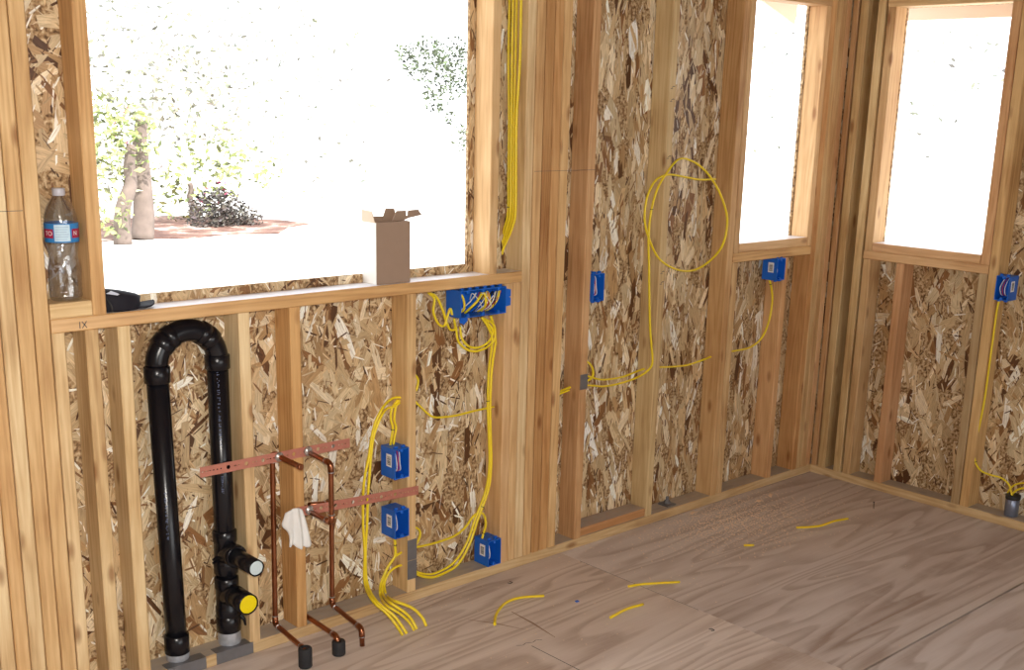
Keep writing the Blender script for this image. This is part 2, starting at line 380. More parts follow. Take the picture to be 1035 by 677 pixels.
# left post of doubled-up studs, running past the frame
for x0, x1, c in ((0.818,0.856,YEL), (0.856,0.894,YEL), (0.894,0.932,LT), (0.932,0.970,(1.0,0.86,0.70)), (0.970,1.009,(1.08,1.08,1.04)), (1.009,1.049,(1.02,0.92,0.78)), (1.049,1.090,(1.0,0.90,0.76))):
    studL(x0, x1, color=c)
for x in (-1.5, -1.0, -0.6, -0.2, 0.2, 0.6): studL(x, x+0.038)
window_1 = setting('window_1', (1.9, 0, 1.04)); window_1['label'] = 'large unglazed kitchen window opening with its rough sill'
for x0, x1, c in ((1.0905,1.126,LT), (1.175,1.213,YEL), (1.261,1.299,YEL), (1.613,1.651,LT), (1.779,1.817,(0.92,0.72,0.50)), (2.206,2.244,(1.0,0.90,0.74)), (2.617,2.655,(1.0,0.86,0.74)), (2.655,2.693,(1.02,0.90,0.76))):
    studL(x0, x1, PZ, 1.0438, c, 'cripple_stud')
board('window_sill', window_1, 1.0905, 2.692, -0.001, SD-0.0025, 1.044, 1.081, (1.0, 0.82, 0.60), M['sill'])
studL(1.199, 1.238, 1.0812, 2.06, (1.0, 0.84, 0.66), 'jamb_stud', window_1)
studL(2.543, 2.581, 1.0812, 2.06, (1.0, 0.88, 0.74), 'jamb_stud', window_1)
board('sill_block', window_1, 1.0912, 1.198, 0.0, SD-0.0025, 1.0812, 1.119, (0.98,0.90,0.76))
board('header', window_1, 1.0905, 2.692, 0.0, SD-0.0025, 2.0605, 2.30, BRN)
# post beside the kitchen window
for i, c in enumerate((LT, (0.98,0.84,0.68), (0.74,0.54,0.36), (0.86,0.64,0.44), (1.0,0.86,0.68))):
    studL(2.6935+i*0.0413, 2.6935+(i+1)*0.0413-0.0018, color=c)
studL(2.995, 3.034, color=(0.88,0.70,0.58))
studL(3.404, 3.443, color=(0.90,0.88,0.78))
board('blocking', wall_left, 3.0345, 3.4035, 0.004, SD-0.0025, PZ+0.0005, PZ+0.034, (0.80,0.56,0.42), M['dust_or_glare'])
# narrow window in the left wall
window_2 = setting('window_2', (4.13, 0, 1.02)); window_2['label'] = 'narrow unglazed window opening left of the corner'
studL(3.819, 3.858, color=(0.86,0.70,0.54))
studL(3.8585, 3.896, 1.0635, 2.05, (0.86,0.72,0.58), 'trimmer_stud', window_2)
studL(3.860, 3.898, PZ, 1.0245, (0.95,0.86,0.74), 'cripple_stud')
studL(4.212, 4.25, PZ, 1.0245, (0.95,0.74,0.60), 'cripple_stud')
board('rough_sill', window_2, 3.8585, 4.408, 0, SD-0.0025, 1.025, 1.063, (0.98,0.82,0.62))
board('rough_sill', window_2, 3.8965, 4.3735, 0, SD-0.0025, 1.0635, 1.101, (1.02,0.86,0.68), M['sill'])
studL(4.374, 4.408, 1.0635, 2.05, (1.0,0.86,0.74), 'trimmer_stud', window_2)
board('header', window_2, 3.8585, 4.408, 0, SD-0.0025, 2.0505, 2.30, BRN)
for x0, x1, c in ((4.4085,4.447,(0.90,0.66,0.46)), (4.447,4.485,(0.92,0.82,0.68)), (4.485,4.523,(0.84,0.70,0.56)), (4.523,4.5595,(0.88,0.68,0.56))): studL(x0, x1, color=c)
# right wall
studR(-0.030, -0.0005, color=(0.78,0.62,0.50)); studR(-0.076, -0.038, color=(0.82,0.76,0.62)); studR(-0.158, -0.120, color=(0.92,0.88,0.74))
window_3 = setting('window_3', (XB, -0.45, 1.01)); window_3['label'] = 'narrow unglazed window opening right of the corner'
studR(-0.206, -0.1675, 1.0505, 2.05, (0.80,0.66,0.52), 'trimmer_stud', window_3)
studR(-0.206, -0.168, PZ, 1.0125, (0.90,0.80,0.68), 'cripple_stud')
studR(-0.365, -0.328, PZ, 1.0125, (0.84,0.62,0.52), 'cripple_stud')
studR(-0.731, -0.694, PZ, 1.0125, (0.66,0.62,0.56), 'cripple_stud')
board('rough_sill', window_3, XB, XB+SD-0.0025, -0.7325, -0.167, 1.013, 1.0495, (0.96,0.80,0.68))
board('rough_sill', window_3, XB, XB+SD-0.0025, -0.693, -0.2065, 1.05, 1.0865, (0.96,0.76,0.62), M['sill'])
studR(-0.7325, -0.694, 1.0505, 2.05, (0.90,0.68,0.54), 'trimmer_stud', window_3)
board('header', window_3, XB, XB+SD-0.0025, -0.7325, -0.167, 2.0505, 2.30, (0.95,0.84,0.70))
studR(-0.774, -0.734, color=(0.95,0.82,0.62)); 
for y in (-1.18, -1.59, -2.0, -2.4, -2.8, -3.2, -3.6, -4.0): studR(y-0.038, y)
# the rest of the room behind the camera
ceil = MB().box(-1.6, XB+SD+T, -4.45, SD+T, TOP, TOP+0.02).build('ceiling', M['ceil']); ceil['kind'] = 'structure'
wb = MB().box(-1.6, 0.7, -4.47, -4.45, 0, TOP).box(3.1, XB+SD+T, -4.47, -4.45, 0, TOP).box(0.7, 3.1, -4.47, -4.45, 2.12, TOP).build('wall_back', M['osb']); wb['kind'] = 'structure'  # opening added in the unseen wall to let light in from behind
wn = MB().box(-1.62, -1.6, -4.45, SD, 0, TOP).build('wall_near', M['osb']); wn['kind'] = 'structure'
# eave overhang outside
e1 = MB().box(5.20, 5.225, -4.5, 0.55, 2.046, 2.19).box(XB+SD+T+0.001, 5.1995, -4.5, 0.55, 2.17, 2.19).build('trim_1', M['eave']); e1['kind'] = 'structure'
e2 = MB().prism([(4.55,2.155),(4.938,2.028),(4.953,2.067),(4.953,2.18),(4.55,2.19)], 'y', 0.55, 0.58).build('trim_2', M['eave']); e2['kind'] = 'structure'
rf = MB().box(-1.7, 5.3, -12.0, 0.6, 2.50, 2.56).build('roof_and_sunshade', M['ceil']); rf['kind'] = 'structure'  # added unseen rear stretch keeps sun and sky out of the back opening

# ------------------------------------------------------------------ black drain pipe
def drain():
    t = thing('drain_pipe', 'black plastic drain pipe looping up under the kitchen window sill', 'pipe', (1.49, 0.045, 0.04))
    xl, xr, y, zc = 1.385, 1.567, 0.045, 0.915; r = 0.0302
    R = (xr-xl)/2; xm = (xl+xr)/2
    MB().tube([(1.4, y, 0.05), (1.397, y, 0.25), (xl, y, 0.90)], r, 24).build('pipe_length', M['abs'], t, smooth=True)
    MB().tube([(xr+0.002, y, 0.05), (xr, y, 0.5), (xr, y, 0.91)], r, 24).build('pipe_length', M['abs'], t, smooth=True)
    def arc(a0, a1, n=10): return [(xm - R*math.cos(math.radians(a0+(a1-a0)*i/n)), y, zc + R*0.98*math.sin(math.radians(a0+(a1-a0)*i/n))) for i in range(n+1)]
    MB().tube(arc(0, 180, 28), r*1.03, 24).build('return_bend', M['abs'], t, smooth=True)
    def hub(p, d, l, rr=0.0355):
        d = Vector(d).normalized(); p = Vector(p)
        MB().lathe([(rr-0.004, -l/2), (rr, -l/2+0.003), (rr, l/2-0.003), (rr-0.004, l/2)], 28, d, p).build('hub', M['abs'], t, smooth=True)
    hub((xl, y, 0.892), (0,0,1), 0.048); hub((xr, y, 0.905), (0,0,1), 0.044)
    for a, l in ((42, 0.034), (58, 0.026), (122, 0.026), (138, 0.030)):
        p = arc(a, a+1, 1)[0]; q = arc(a+1, a+2, 1)[0]
        hub(p, Vector(q)-Vector(p), l, 0.0345)
    hub((1.3995, y, 0.088), (0,0,1), 0.06)
    # two sanitary tees with stubs
    for z0, zs, rs, ye, cap, cr in ((0.262, 0.335, 0.0245, -0.135, 'capw', 0.0205), (0.115, 0.205, 0.0315, -0.082, 'capy', 0.0275)):
        MB().lathe([(0.032, z0), (0.0355, z0+0.004), (0.0355, z0+0.042), (0.033, z0+0.046), (0.033, z0+0.10), (0.0355, z0+0.104), (0.0355, z0+0.135), (0.032, z0+0.138)], 28, (0,0,1), (xr, y, 0)).build('sanitary_tee', M['abs'], t, smooth=True)
        MB().tube([(xr, y+0.005, zs-0.02), (xr, y-0.02, zs-0.006), (xr, y-0.04, zs), (xr, y-0.06, zs)], 0.032, 24).build('tee_branch', M['abs'], t, smooth=True)
        if ye < -0.1: MB().lathe([(0.031, 0), (0.034, 0.004), (0.034, 0.022), (0.031, 0.026)], 28, (0,-1,0), (xr, y-0.045, zs)).build('branch_hub', M['abs'], t, smooth=True)
        s = MB().lathe([(rs, 0), (rs, y-0.05-ye), (rs-0.003, y-0.05-ye), (rs-0.003, y-0.058-ye)], 28, (0,-1,0), (xr, y-0.05, zs)).build('stub_out', M['abs'], t, smooth=True)
        c = MB().lathe([(cr, 0), (cr, 0.003), (cr*0.55, 0.004), (cr*0.5, 0.0035)], 28, (0,-1,0), (xr, ye+0.0045, zs)).build('test_plug', M[cap], s)
        c['label'] = 'yellow plug closing the stub' if cap == 'capy' else 'pale blue plug closing the stub'
    hub((xr+0.001, y, 0.105), (0,0,1), 0.055, 0.0365)
    MB().lathe([(0.0315, 0), (0.033, 0.004), (0.0345, 0.02), (0.031, 0.045)], 24, (0,0,1), (1.4, y, 0.0385)).build('tape_wrap', M['pvcgrey'], t)['label'] = 'crumpled grey tape at the pipe foot'
    MB().lathe([(0.0325, 0), (0.034, 0.004), (0.0345, 0.02), (0.031, 0.045)], 24, (0,0,1), (xr+0.002, y, 0.0385)).build('tape_wrap', M['pvcgrey'], t)['label'] = 'crumpled grey tape at the pipe foot'
    MB().tube([(xr+0.030, y-0.012, 0.125), (xr+0.046, y-0.018, 0.105), (xr+0.050, y-0.018, 0.088)], 0.006, 8).build('clamp_tail', M['abs'], t)
    MB().tube([(xr-0.032, y-0.005, 0.322), (xr-0.046, y-0.01, 0.318)], 0.004, 8).tube([(xr-0.032, y-0.005, 0.312), (xr-0.046, y-0.01, 0.308)], 0.004, 8).build('clamp_screw', M['abs'], t)
    # rows of small printed characters along the pipes
    mk = plain('pipe_print', (0.15, 0.19, 0.32), 0.6); r_ = random.Random(3)
    for xx, za, zb in ((xr, 0.66, 0.88), (xr, 0.52, 0.60), (1.391, 0.42, 0.56)):
        mb = MB(); z = zb; a = math.radians(-118)
        while z > za:
            for q in range(3):
                aa = a + (q-1)*0.07 + r_.uniform(-.02,.02)
                px, py = xx + (r+0.0003)*math.cos(aa), y + (r+0.0003)*math.sin(aa)
                if r_.random() < 0.7: mb.box(px-0.0008, px+0.0008, py-0.0004, py+0.0004, z-r_.uniform(0.001,0.004), z)
            z -= r_.choice((0.005, 0.006, 0.011))
        mb.build('printed_marking', mk, t)
drain()

# ------------------------------------------------------------------ copper straps and water pipes
def strap(x0, x1, z0, z1, holes, label, solder=()):
    h = 0.030; t = thing('pipe_strap', label, 'pipe strap', ((x0+x1)/2, -0.0015, min(z0, z1)-h/2), 'perforated copper straps nailed across the studs')
    ln = x1-x0; sl = (z1-z0)/ln
    hs = sorted([(hx, 0.0062) for hx in holes])
    # small pilot holes between the big ones
    alls = list(hs)
    q = x0+0.008
    while q < x1-0.006:
        if all(abs(q-hx) > 0.013 for hx, _ in hs): alls.append((q, 0.0019))
        q += 0.0115
    alls.sort()
    mb = MB(); cur = x0
    def quadstrip(a, b):
        za, zb = z0+sl*(a-x0), z0+sl*(b-x0)
        mb.add([(a,-0.0028,za-h/2),(b,-0.0028,zb-h/2),(b,-0.0028,zb+h/2),(a,-0.0028,za+h/2),(a,-0.0012,za-h/2),(b,-0.0012,zb-h/2),(b,-0.0012,zb+h/2),(a,-0.0012,za+h/2)],
               [(0,1,2,3),(7,6,5,4),(0,4,5,1),(3,2,6,7)])
    for hx, hr in alls:
        a, b = hx-hr*1.3, hx+hr*1.3
        if a < cur: continue
        quadstrip(cur, a); cz = z0+sl*(hx-x0)
        if hr < 0.004:
            for lo, hi in ((-h/2, -hr), (hr, h/2)):
                mb.add([(a,-0.0028,cz+lo),(b,-0.0028,cz+lo),(b,-0.0028,cz+hi),(a,-0.0028,cz+hi),(a,-0.0012,cz+lo),(b,-0.0012,cz+lo),(b,-0.0012,cz+hi),(a,-0.0012,cz+hi)], [(0,1,2,3),(7,6,5,4),(0,4,5,1),(3,2,6,7),(0,3,7,4),(1,5,6,2)])
            cur = b; continue
        n = 12; ring = [(hx+hr*math.cos(2*PI*k/n+PI/n), cz+hr*math.sin(2*PI*k/n+PI/n)) for k in range(n)]
        za, zb = z0+sl*(a-x0), z0+sl*(b-x0)
        outer = []
        for (rx, rz) in ring:
            ang = math.atan2(rz-cz, rx-hx); dx, dz = math.cos(ang), math.sin(ang)
            k = min((hr*1.3)/max(abs(dx),1e-6), (h/2)/max(abs(dz),1e-6)); outer.append((hx+dx*k, cz+dz*k))
        outer += []
        for yy, flip in ((-0.0028, 0), (-0.0012, 1)):
            base = [(p[0], yy, p[1]) for p in ring] + [(p[0], yy, p[1]) for p in outer]
            fs = [(k, n+k, n+(k+1) % n, (k+1) % n) for k in range(n)]
            # corners
            base += [(a,yy,za-h/2),(b,yy,zb-h/2),(b,yy,zb+h/2),(a,yy,za+h/2)]
            def near(sx, sz): return [k for k in range(n) if (outer[k][0]-hx)*sx > 0 and (outer[k][1]-cz)*sz > 0]
            for ci, (sx, sz) in enumerate(((-1,-1),(1,-1),(1,1),(-1,1))):
                ks = near(sx, sz); ks.sort(key=lambda k: math.atan2(outer[k][1]-cz, outer[k][0]-hx))
                for k1, k2 in zip(ks, ks[1:]): fs.append((n+k1, 2*n+ci, n+k2))
            mb.add(base, fs if not flip else [tuple(reversed(f)) for f in fs])
        mb.add([(p[0],-0.0028,p[1]) for p in ring]+[(p[0],-0.0012,p[1]) for p in ring], [(k,(k+1)%n,n+(k+1)%n,n+k) for k in range(n)])
        cur = b
    quadstrip(cur, x1)
    mb.build('strap_plate', M['strap'], t)
    for sx in solder:
        cz = z0+sl*(sx-x0)
        MB().lathe([(0.015, 0), (0.0135, 0.002), (0.0085, 0.008)], 16, (0,-1,0), (sx, -0.0029, cz)).build('solder_joint', M['solder'], t, smooth=True)
    return t
strap(1.474, 1.981, 0.605, 0.602, [1.563, 1.621, 1.676, 1.83, 1.73, 1.78, 1.865, 1.92], 'upper perforated copper strap crossing the black pipe', (1.73, 1.83))
strap(1.775, 2.250, 0.418, 0.392, [1.83, 1.872, 1.925, 1.99, 2.045, 2.10, 2.155], 'lower perforated copper strap ending below the upper blue box', (1.83,))

def copper(name, label, pts, r=0.0079, fit=(), extra=None):
    p0 = Vector(pts[-1]); t = thing(name, label, 'pipe', (p0.x, p0.y, min(p[2] for p in pts)), 'copper water pipes')
    path = [Vector(pts[0])]
    for i in range(1, len(pts)-1):
        a, b, c = Vector(pts[i-1]), Vector(pts[i]), Vector(pts[i+1]); rad = 0.016
        d1, d2 = (a-b).normalized(), (c-b).normalized()
        for k in range(7):
            u = k/6; path.append((b+d1*rad)*(1-u)**2 + b*2*u*(1-u) + (b+d2*rad)*u*u)
        el = [(b+d1*rad)*(1-k/6)**2 + b*2*(k/6)*(1-k/6) + (b+d2*rad)*(k/6)**2 for k in range(7)]
        MB().tube([b+d1*0.026] + el + [b+d2*0.026], r+0.0016, 14).build('elbow', M['copper'], t, smooth=True)
        for d in (d1, d2): MB().lathe([(r+0.0022, 0), (r+0.0024, 0.0015), (r+0.0006, 0.003)], 14, d, b+d*0.026).build('solder_ring', M['solder'], t)
    path.append(Vector(pts[-1]))
    MB().tube(path, r, 14).build('tube', M['copper'], t, smooth=True)
    return t
t = copper('copper_pipe', 'copper pipe rising left of the white rag, stubbed out at the strap', [(1.732, -0.118, 0.600), (1.732, 0.04, 0.604), (1.727, 0.045, 0.050), (1.700, -0.165, 0.052), (1.697, -0.172, 0.012)])
MB().lathe([(0.0075, 0), (0.0092, 0.001), (0.0092, 0.014)], 14, (0,1,0), (1.732, -0.12, 0.600)).build('end_cap', M['copper'], t, smooth=True)
copper('copper_pipe', 'copper loop standing out in front between the two straps', [(1.83, 0.04, 0.602), (1.836, -0.115, 0.590), (1.842, -0.105, 0.400), (1.83, 0.04, 0.412)])
copper('copper_pipe', 'copper pipe dropping below the loop and bending into the floor', [(1.86, 0.047, 0.412), (1.943, 0.047, 0.400), (1.937, 0.045, 0.056), (1.908, -0.160, 0.056), (1.906, -0.166, 0.0)])
copper('copper_pipe', 'short copper pipe coming from behind the stud below the rag', [(1.827, 0.062, 0.12), (1.828, 0.060, 0.056), (1.818, -0.160, 0.056), (1.817, -0.166, 0.012)])
for x, y, l, h in ((1.697, -0.172, 'black foam sleeve on floor nearest the drain pipe', 0.062), (1.818, -0.168, 'shorter black foam sleeve on floor beneath the rag', 0.046)):
    f = MB().lathe([(0.0185, 0.0003), (0.0205, 0.003), (0.0205, h-0.003), (0.0185, h), (0.0098, h), (0.0098, h-0.02)], 20, (0,0,1), (x, y, 0)).build('foam_sleeve', M['rubber'], smooth=True)
    tag(f, l, 'pipe sleeve', 'black foam sleeves at the pipe ends')

# ------------------------------------------------------------------ white rag over the strap
def rag():
    nu, nv = 22, 18; V = []; F = []
    for side in (0, 1):
        for j in range(nv+1):
            v = j/nv
            for i in range(nu+1):
                u = i/nu*2-1
                hw = 0.028 + 0.014*v**0.8 + (0.004*math.sin(v*7) if u < 0 else 0)
                x = 1.768 + 0.022*v + u*hw + (-0.012*math.exp(-((v-0.35)/0.16)**2) if u < -0.5 else 0)*abs(u)
                z = 0.440 - 0.132*v - 0.012*abs(u)**2*(1-v) + (0.016*(u < -0.2)*v*(-u)) + 0.004*math.sin(u*9+1)*v
                y = -0.014 - 0.010*math.cos(u*1.5) - 0.005*math.sin(u*8+v*3)*(0.4+v) - (0.008 if v < .12 else 0)*(1-v/.12)*0
                V.append((x, y + (0.003 if side else 0), z))
    n1 = (nu+1)*(nv+1)
    for j in range(nv):
        for i in range(nu):
            a = j*(nu+1)+i; q = (a, a+1, a+nu+2, a+nu+1); F.append(q); F.append(tuple(n1+k for k in reversed(q)))
    for i in range(nu): F.append((i+1, i, n1+i, n1+i+1)); b = nv*(nu+1)+i; F.append((b, b+1, n1+b+1, n1+b))
    for j in range(nv):
        a = j*(nu+1); b = a+nu; F.append((a, a+nu+1, n1+a+nu+1, n1+a)); F.append((b+nu+1, b, n1+b, n1+b+nu+1))
    o = MB().add(V, F).build('rag', M['rag'], smooth=True)
    tag(o, 'crumpled white rag hung over the left end of the lower strap', 'rag')
rag()

# ------------------------------------------------------------------ blue outlet boxes
def outlet_box(label, loc, wd, h, dep=0.075, rot=0.0, sticker='L', wires='few', gang=1):
    """local frame: open front at y = 0 facing -y, x from 0 to wd, z from 0 to h; loc = front lower left corner"""
    t = thing('outlet_box', label, 'electrical box', loc, 'blue plastic electrical boxes'); t.rotation_euler = (0, 0, rot)
    def part(mb, name, mat, par=None, smooth=False):
        m = mb.mesh(name, smooth); m.materials.append(mat); o = bpy.data.objects.new(name, m); C.objects.link(o); o.parent = par or t; o['_o'] = (0,0,0); return o
    k = 0.0028
    sh = MB().box(0, k, 0, dep, 0, h).box(wd-k, wd, 0, dep, 0, h).box(k, wd-k, 0, dep, 0, k).box(k, wd-k, 0, dep, h-k, h).box(k, wd-k, dep-k, dep, k, h-k)
    part(sh, 'shell', M['blue'])
    for i in range(gang*2):
        xx = wd*(i+0.5)/(gang*2)
        for z0, z1 in ((h-0.0005, h+0.007), (-0.006 if gang == 1 else -0.003, 0.0005)):
            part(MB().box(xx-0.006, xx+0.006, 0.012, 0.020, z0, z1), 'clamp_tab', M['blue'])
    for i in range(gang):
        xx = wd*(i+0.5)/gang
        for z0, z1 in ((h-0.012, h-k), (k, 0.012)):
            part(MB().box(xx-0.005, xx+0.005, 0.001, 0.012, z0, z1), 'screw_post', M['blue'])
    if sticker:
        x = -0.0006 if sticker == 'L' else wd; zc = h*0.58; yc = dep*0.42
        s = part(MB().box(x, x+0.0006, yc-0.014, yc+0.014, zc-0.021, zc+0.021), 'sticker', M['white'])
        bars = MB(); z = zc-0.015; r_ = random.Random(int(h*1e5)); xx = x-0.0003 if sticker == 'L' else x+0.0006
        while z < zc+0.014:
            tk = r_.choice((0.0010, 0.0018, 0.0026)); bars.box(xx, xx+0.0003, yc-0.009, yc+0.009, z, z+tk); z += tk + r_.choice((0.0010, 0.0016))
        part(bars, 'printed_bars', M['ink'], s)
    r_ = random.Random(int(loc[0]*1000))
    n = {'few': 3, 'many': 26, 'none': 1}[wires]
    for i in range(n):
        mt = M[('wirew', 'wirer', 'wirew', 'wirek', 'yellow', 'wirek', 'wirew', 'yellow')[i % 8]]
        rr = 0.0042 if mt is M['yellow'] else 0.0017
        if wires == 'many':
            xa = r_.uniform(0.02, wd-0.03); xb = min(wd-0.012, max(0.012, xa + r_.uniform(-0.05, 0.06))); y = r_.uniform(0.008, 0.03)
            pts = [(xa, 0.05, 0.006), (xa+0.004, y+0.01, h*0.25), ((xa+xb)/2, y-0.006, h*0.55), (xb, y, h*0.82), (xb+0.006, y+0.02, h*0.55)]
        else:
            xa = wd*(0.3+0.15*i); pts = [(xa, dep*0.8, h-0.01), (xa+0.003, 0.03, h*0.85), (xa-0.002, 0.010+0.004*i, h*0.5), (xa+0.002, 0.02, h*0.22), (xa, 0.05, h*0.15)]
        part(MB().tube(smoothpath(pts, 6), rr, 6), 'wire', mt, smooth=True)
    if gang > 1:
        part(MB().prism([(0.012,-0.001),(0.045,-0.001),(0.045,-0.014),(0.030,-0.026),(0.014,-0.018)], 'y', 0.018, 0.022), 'nailing_ear', M['blue'])
        part(MB().prism([(wd,0.022),(wd+0.020,0.024),(wd+0.020,0.05),(wd+0.012,0.053),(wd+0.020,0.056),(wd+0.020,0.078),(wd,0.082)], 'y', -0.0002, 0.0035), 'nailing_ear', M['blue'])
    return t
outlet_box('blue outlet box above the lower copper strap, yellow cables entering its top', (2.147, -0.012, 0.450), 0.0575, 0.100)
outlet_box('blue outlet box just under the lower copper strap end', (2.147, -0.012, 0.246), 0.0575, 0.095, wires='none')
outlet_box('blue outlet box low by the floor beside the thick stud post', (2.554, -0.012, 0.044), 0.060, 0.095, wires='none')
outlet_box('wide blue box stuffed with wires under the window sill end', (2.413, -0.013, 0.948), 0.199, 0.090, sticker=None, wires='many', gang=3)
outlet_box('thin open blue box beside the stud right of the thick post', (3.036, -0.012, 0.945), 0.055, 0.100, sticker=None)
outlet_box('blue box hanging under the narrow window left of the corner', (4.152, -0.012, 0.930), 0.058, 0.093, wires='none')
outlet_box('blue box on right-hand wall at the frame edge', (XB-0.012, -0.7755, 0.918), 0.055, 0.097, rot=-PI/2, sticker='R')

# ------------------------------------------------------------------ yellow cables
def cable(label, pts, r=0.0050, staples=(), sub=7, name='yellow_cable', cat='cable', group='yellow cables stapled to the framing', flat=0.75):
    path = smoothpath(pts, sub)
    mb = MB().tube(path, r, 8, flat=flat)
    zs = min(path, key=lambda p: p.z)
    o = mb.build(name, M['yellow'], None, tuple(zs), smooth=True); tag(o, label, cat, group)
    for s in staples:
        i = int(s*(len(path)-1)); i = max(1, min(len(path)-2, i)); p = path[i]; d = (path[i+1]-path[i-1]).normalized()
        MB().tube([p-d*0.0012, p+d*0.0012], r+0.0012, 8).build('staple', M['black'], o)
    return o
Y = lambda y, *ps: [atY(px, py, y) for px, py in ps]
X = lambda x, *ps: [atX(px, py, x) for px, py in ps]
# bundle coming down beside the kitchen window
for i, (a, b, c, lab) in enumerate(((514.5, 513.5, 501.5, 'leftmost yellow cable of the strands coming down beside kitchen window'), (518, 516, 502.8, 'second yellow cable from left coming down beside kitchen window'), (521.5, 518.5, 504.2, 'third yellow cable from left coming down beside kitchen window'), (526, 521, 505.5, 'rightmost yellow cable of the strands coming down beside kitchen window'))):
    cable(lab, X(2.684-0.003*(i % 2), (a+1.5, -40), (a+0.6, 0), (a-0.5, 60), (b+1, 120), (b+0.5, 170), (b, 214), (b-4, 232), (c+3, 252), (c, 268), (c-1.5, 276)), 0.0052, (0.55,) if i == 0 else ())
# between the wide box and the sole plate
cable('yellow cable running from the wide box down to the sole plate, left strand', Y(0.030, (487, 321), (493, 330), (497, 340), (497, 350)) + Y(0.04, (494, 375), (493, 410), (494, 440), (494.5, 470), (491, 495), (480, 525), (471, 550), (458, 569), (440, 579), (430, 580), (419, 577)), 0.0050, (0.35,))
cable('yellow cable running from the wide box down to the sole plate, right strand', Y(0.032, (496, 319), (499, 330), (501, 345), (500, 352)) + Y(0.042, (497, 375), (495.5, 410), (496, 440), (496.5, 470), (493.5, 495), (483, 525), (474.5, 550), (462, 571), (442, 582), (430, 583), (419, 579)), 0.0050, (0.62,))
cable('yellow cable loop hanging left of the wide box, outer strand', Y(0.03, (433, 296), (439, 302), (438, 315), (443, 327), (449, 329), (452, 320), (455, 312), (457, 318)), 0.0052)
cable('yellow cable loop hanging left of the wide box, inner strand', Y(0.036, (434, 296), (441, 300), (447, 312), (451, 325), (455, 333), (460, 332), (459, 322)), 0.0052)
cable('coil of yellow cable below the wide box, outer turn', Y(0.028, (461, 330), (463, 344), (470, 352), (480, 355), (492, 351), (500, 342), (499, 328), (487, 321)), 0.0042)
cable('coil of yellow cable below the wide box, inner turn', Y(0.034, (465, 330), (467, 342), (474, 350), (484, 351), (494, 345), (498, 335), (491, 324)), 0.0042)
cable('yellow cable sagging from the stud to the window post', Y(0.045, (419, 405), (424, 410), (436, 420.5), (447, 421.5), (462, 419.5), (480, 415), (499, 411)))
cable('short yellow cable bend showing right of the stud with the boxes', Y(0.05, (419, 378), (422.5, 384), (421, 393), (418, 396)))
cable('yellow cable curving into the low blue box by the floor', Y(0.045, (419, 553), (430, 551), (445, 547), (460, 541), (470, 533), (478, 522), (484, 518.5), (489, 520), (491, 529)) + Y(0.03, (489, 538), (487, 545)), 0.0050, (0.92,))
cable('short yellow cable bend showing beside the steel nail plates', Y(0.05, (419, 532), (424, 536), (424, 543), (420, 551)))
# left of the stud with the boxes
cable('yellow cable arching from stud hole to the floor, outer strand', Y(0.04, (407, 402), (400, 401.5), (393, 405)) + Y(0.02, (386, 413), (379, 428), (375, 445), (373, 460), (369, 480), (367, 500), (367, 530), (368.5, 560), (368.5, 588)) + [atZ(376, 606, 0.095), atZ(391, 620, 0.060), atZ(400, 631, 0.030), Vector((2.044, -0.19, 0.003))])
cable('yellow cable arching from stud hole to the floor, inner strand', Y(0.04, (404, 407), (397, 411), (391, 413)) + Y(0.018, (385, 421), (378, 440), (375, 460), (373.5, 480), (372, 500), (371, 530), (369.5, 560), (371, 588)) + [atZ(380, 607, 0.095), atZ(397, 621, 0.060), atZ(405, 631, 0.030), Vector((2.060, -0.19, 0.003))])
cable('yellow cable dropping from the stud hole into the upper blue box, left strand', Y(0.045, (402, 404), (396, 413), (395, 424), (397, 432), (396, 440), (394.5, 450)), 0.0050, (0.68,))
cable('yellow cable dropping from the stud hole into the upper blue box, right strand', Y(0.045, (404, 404), (400, 411), (398.5, 424), (400.3, 432), (399, 440), (397.5, 450)))
cable('yellow cable from under the lower blue box to the floor', Y(0.03, (399, 544), (399.5, 552), (399, 562), (391, 575), (385, 590), (384.5, 602)) + [atZ(390, 611, 0.088), atZ(404, 620, 0.060), atZ(413, 628, 0.030), Vector((2.092, -0.186, 0.003))], 0.0050, (0.1,))
cable('yellow cable from stud side to the floor, middle strand', Y(0.035, (406, 558), (400, 562), (392, 573), (387, 588), (387, 600)) + [atZ(393, 608, 0.092), atZ(408, 618, 0.062), atZ(416, 626, 0.032), Vector((2.104, -0.184, 0.003))])
cable('yellow cable from stud side to the floor, rightmost strand', Y(0.035, (406, 571), (400, 573), (393, 579), (388.5, 590), (391, 602)) + [atZ(398, 607, 0.088), atZ(416, 614, 0.062), atZ(426, 623, 0.032), Vector((2.143, -0.184, 0.003))])
# right of the post
cable('yellow cable stub between the thick post and the next stud, upper', Y(0.05, (560, 398), (568, 394.5), (574, 392), (582, 389)))
cable('yellow cable stub between the thick post and the next stud, lower', Y(0.055, (560, 400.5), (568, 397), (574, 394.5), (582, 391.5)))
cable('small yellow cable curl at the stud with the dark nail plate', Y(0.05, (590, 364), (596, 367.5), (599.3, 374), (598.5, 381), (592, 386)))
cable('yellow cable crossing the bay to a hole in the speckled stud', Y(0.05, (590, 379), (597, 381), (607, 383.5), (617, 383), (630, 380.5), (642, 376), (650, 373), (657, 371.5)))
cable('long yellow cable rising up the stud into a big hanging loop', Y(0.045, (590, 389), (600, 389.7), (611, 390.3), (626, 387.5), (640, 383)) + Y(0.0, (650, 378)) + Y(-0.012, (657, 372), (659.5, 365), (658.5, 350), (657, 330), (656.3, 300), (656, 270), (655.5, 240), (658, 215), (664, 192), (673, 176), (686, 161), (700, 163), (715, 175), (728, 196), (735, 221), (731, 246), (718, 263), (701, 273), (683, 272), (666, 261), (656, 241), (651.5, 221), (654.5, 198), (663, 182), (676, 176.5), (693, 179), (708, 181.5), (723, 181)), 0.0052, (0.40,))
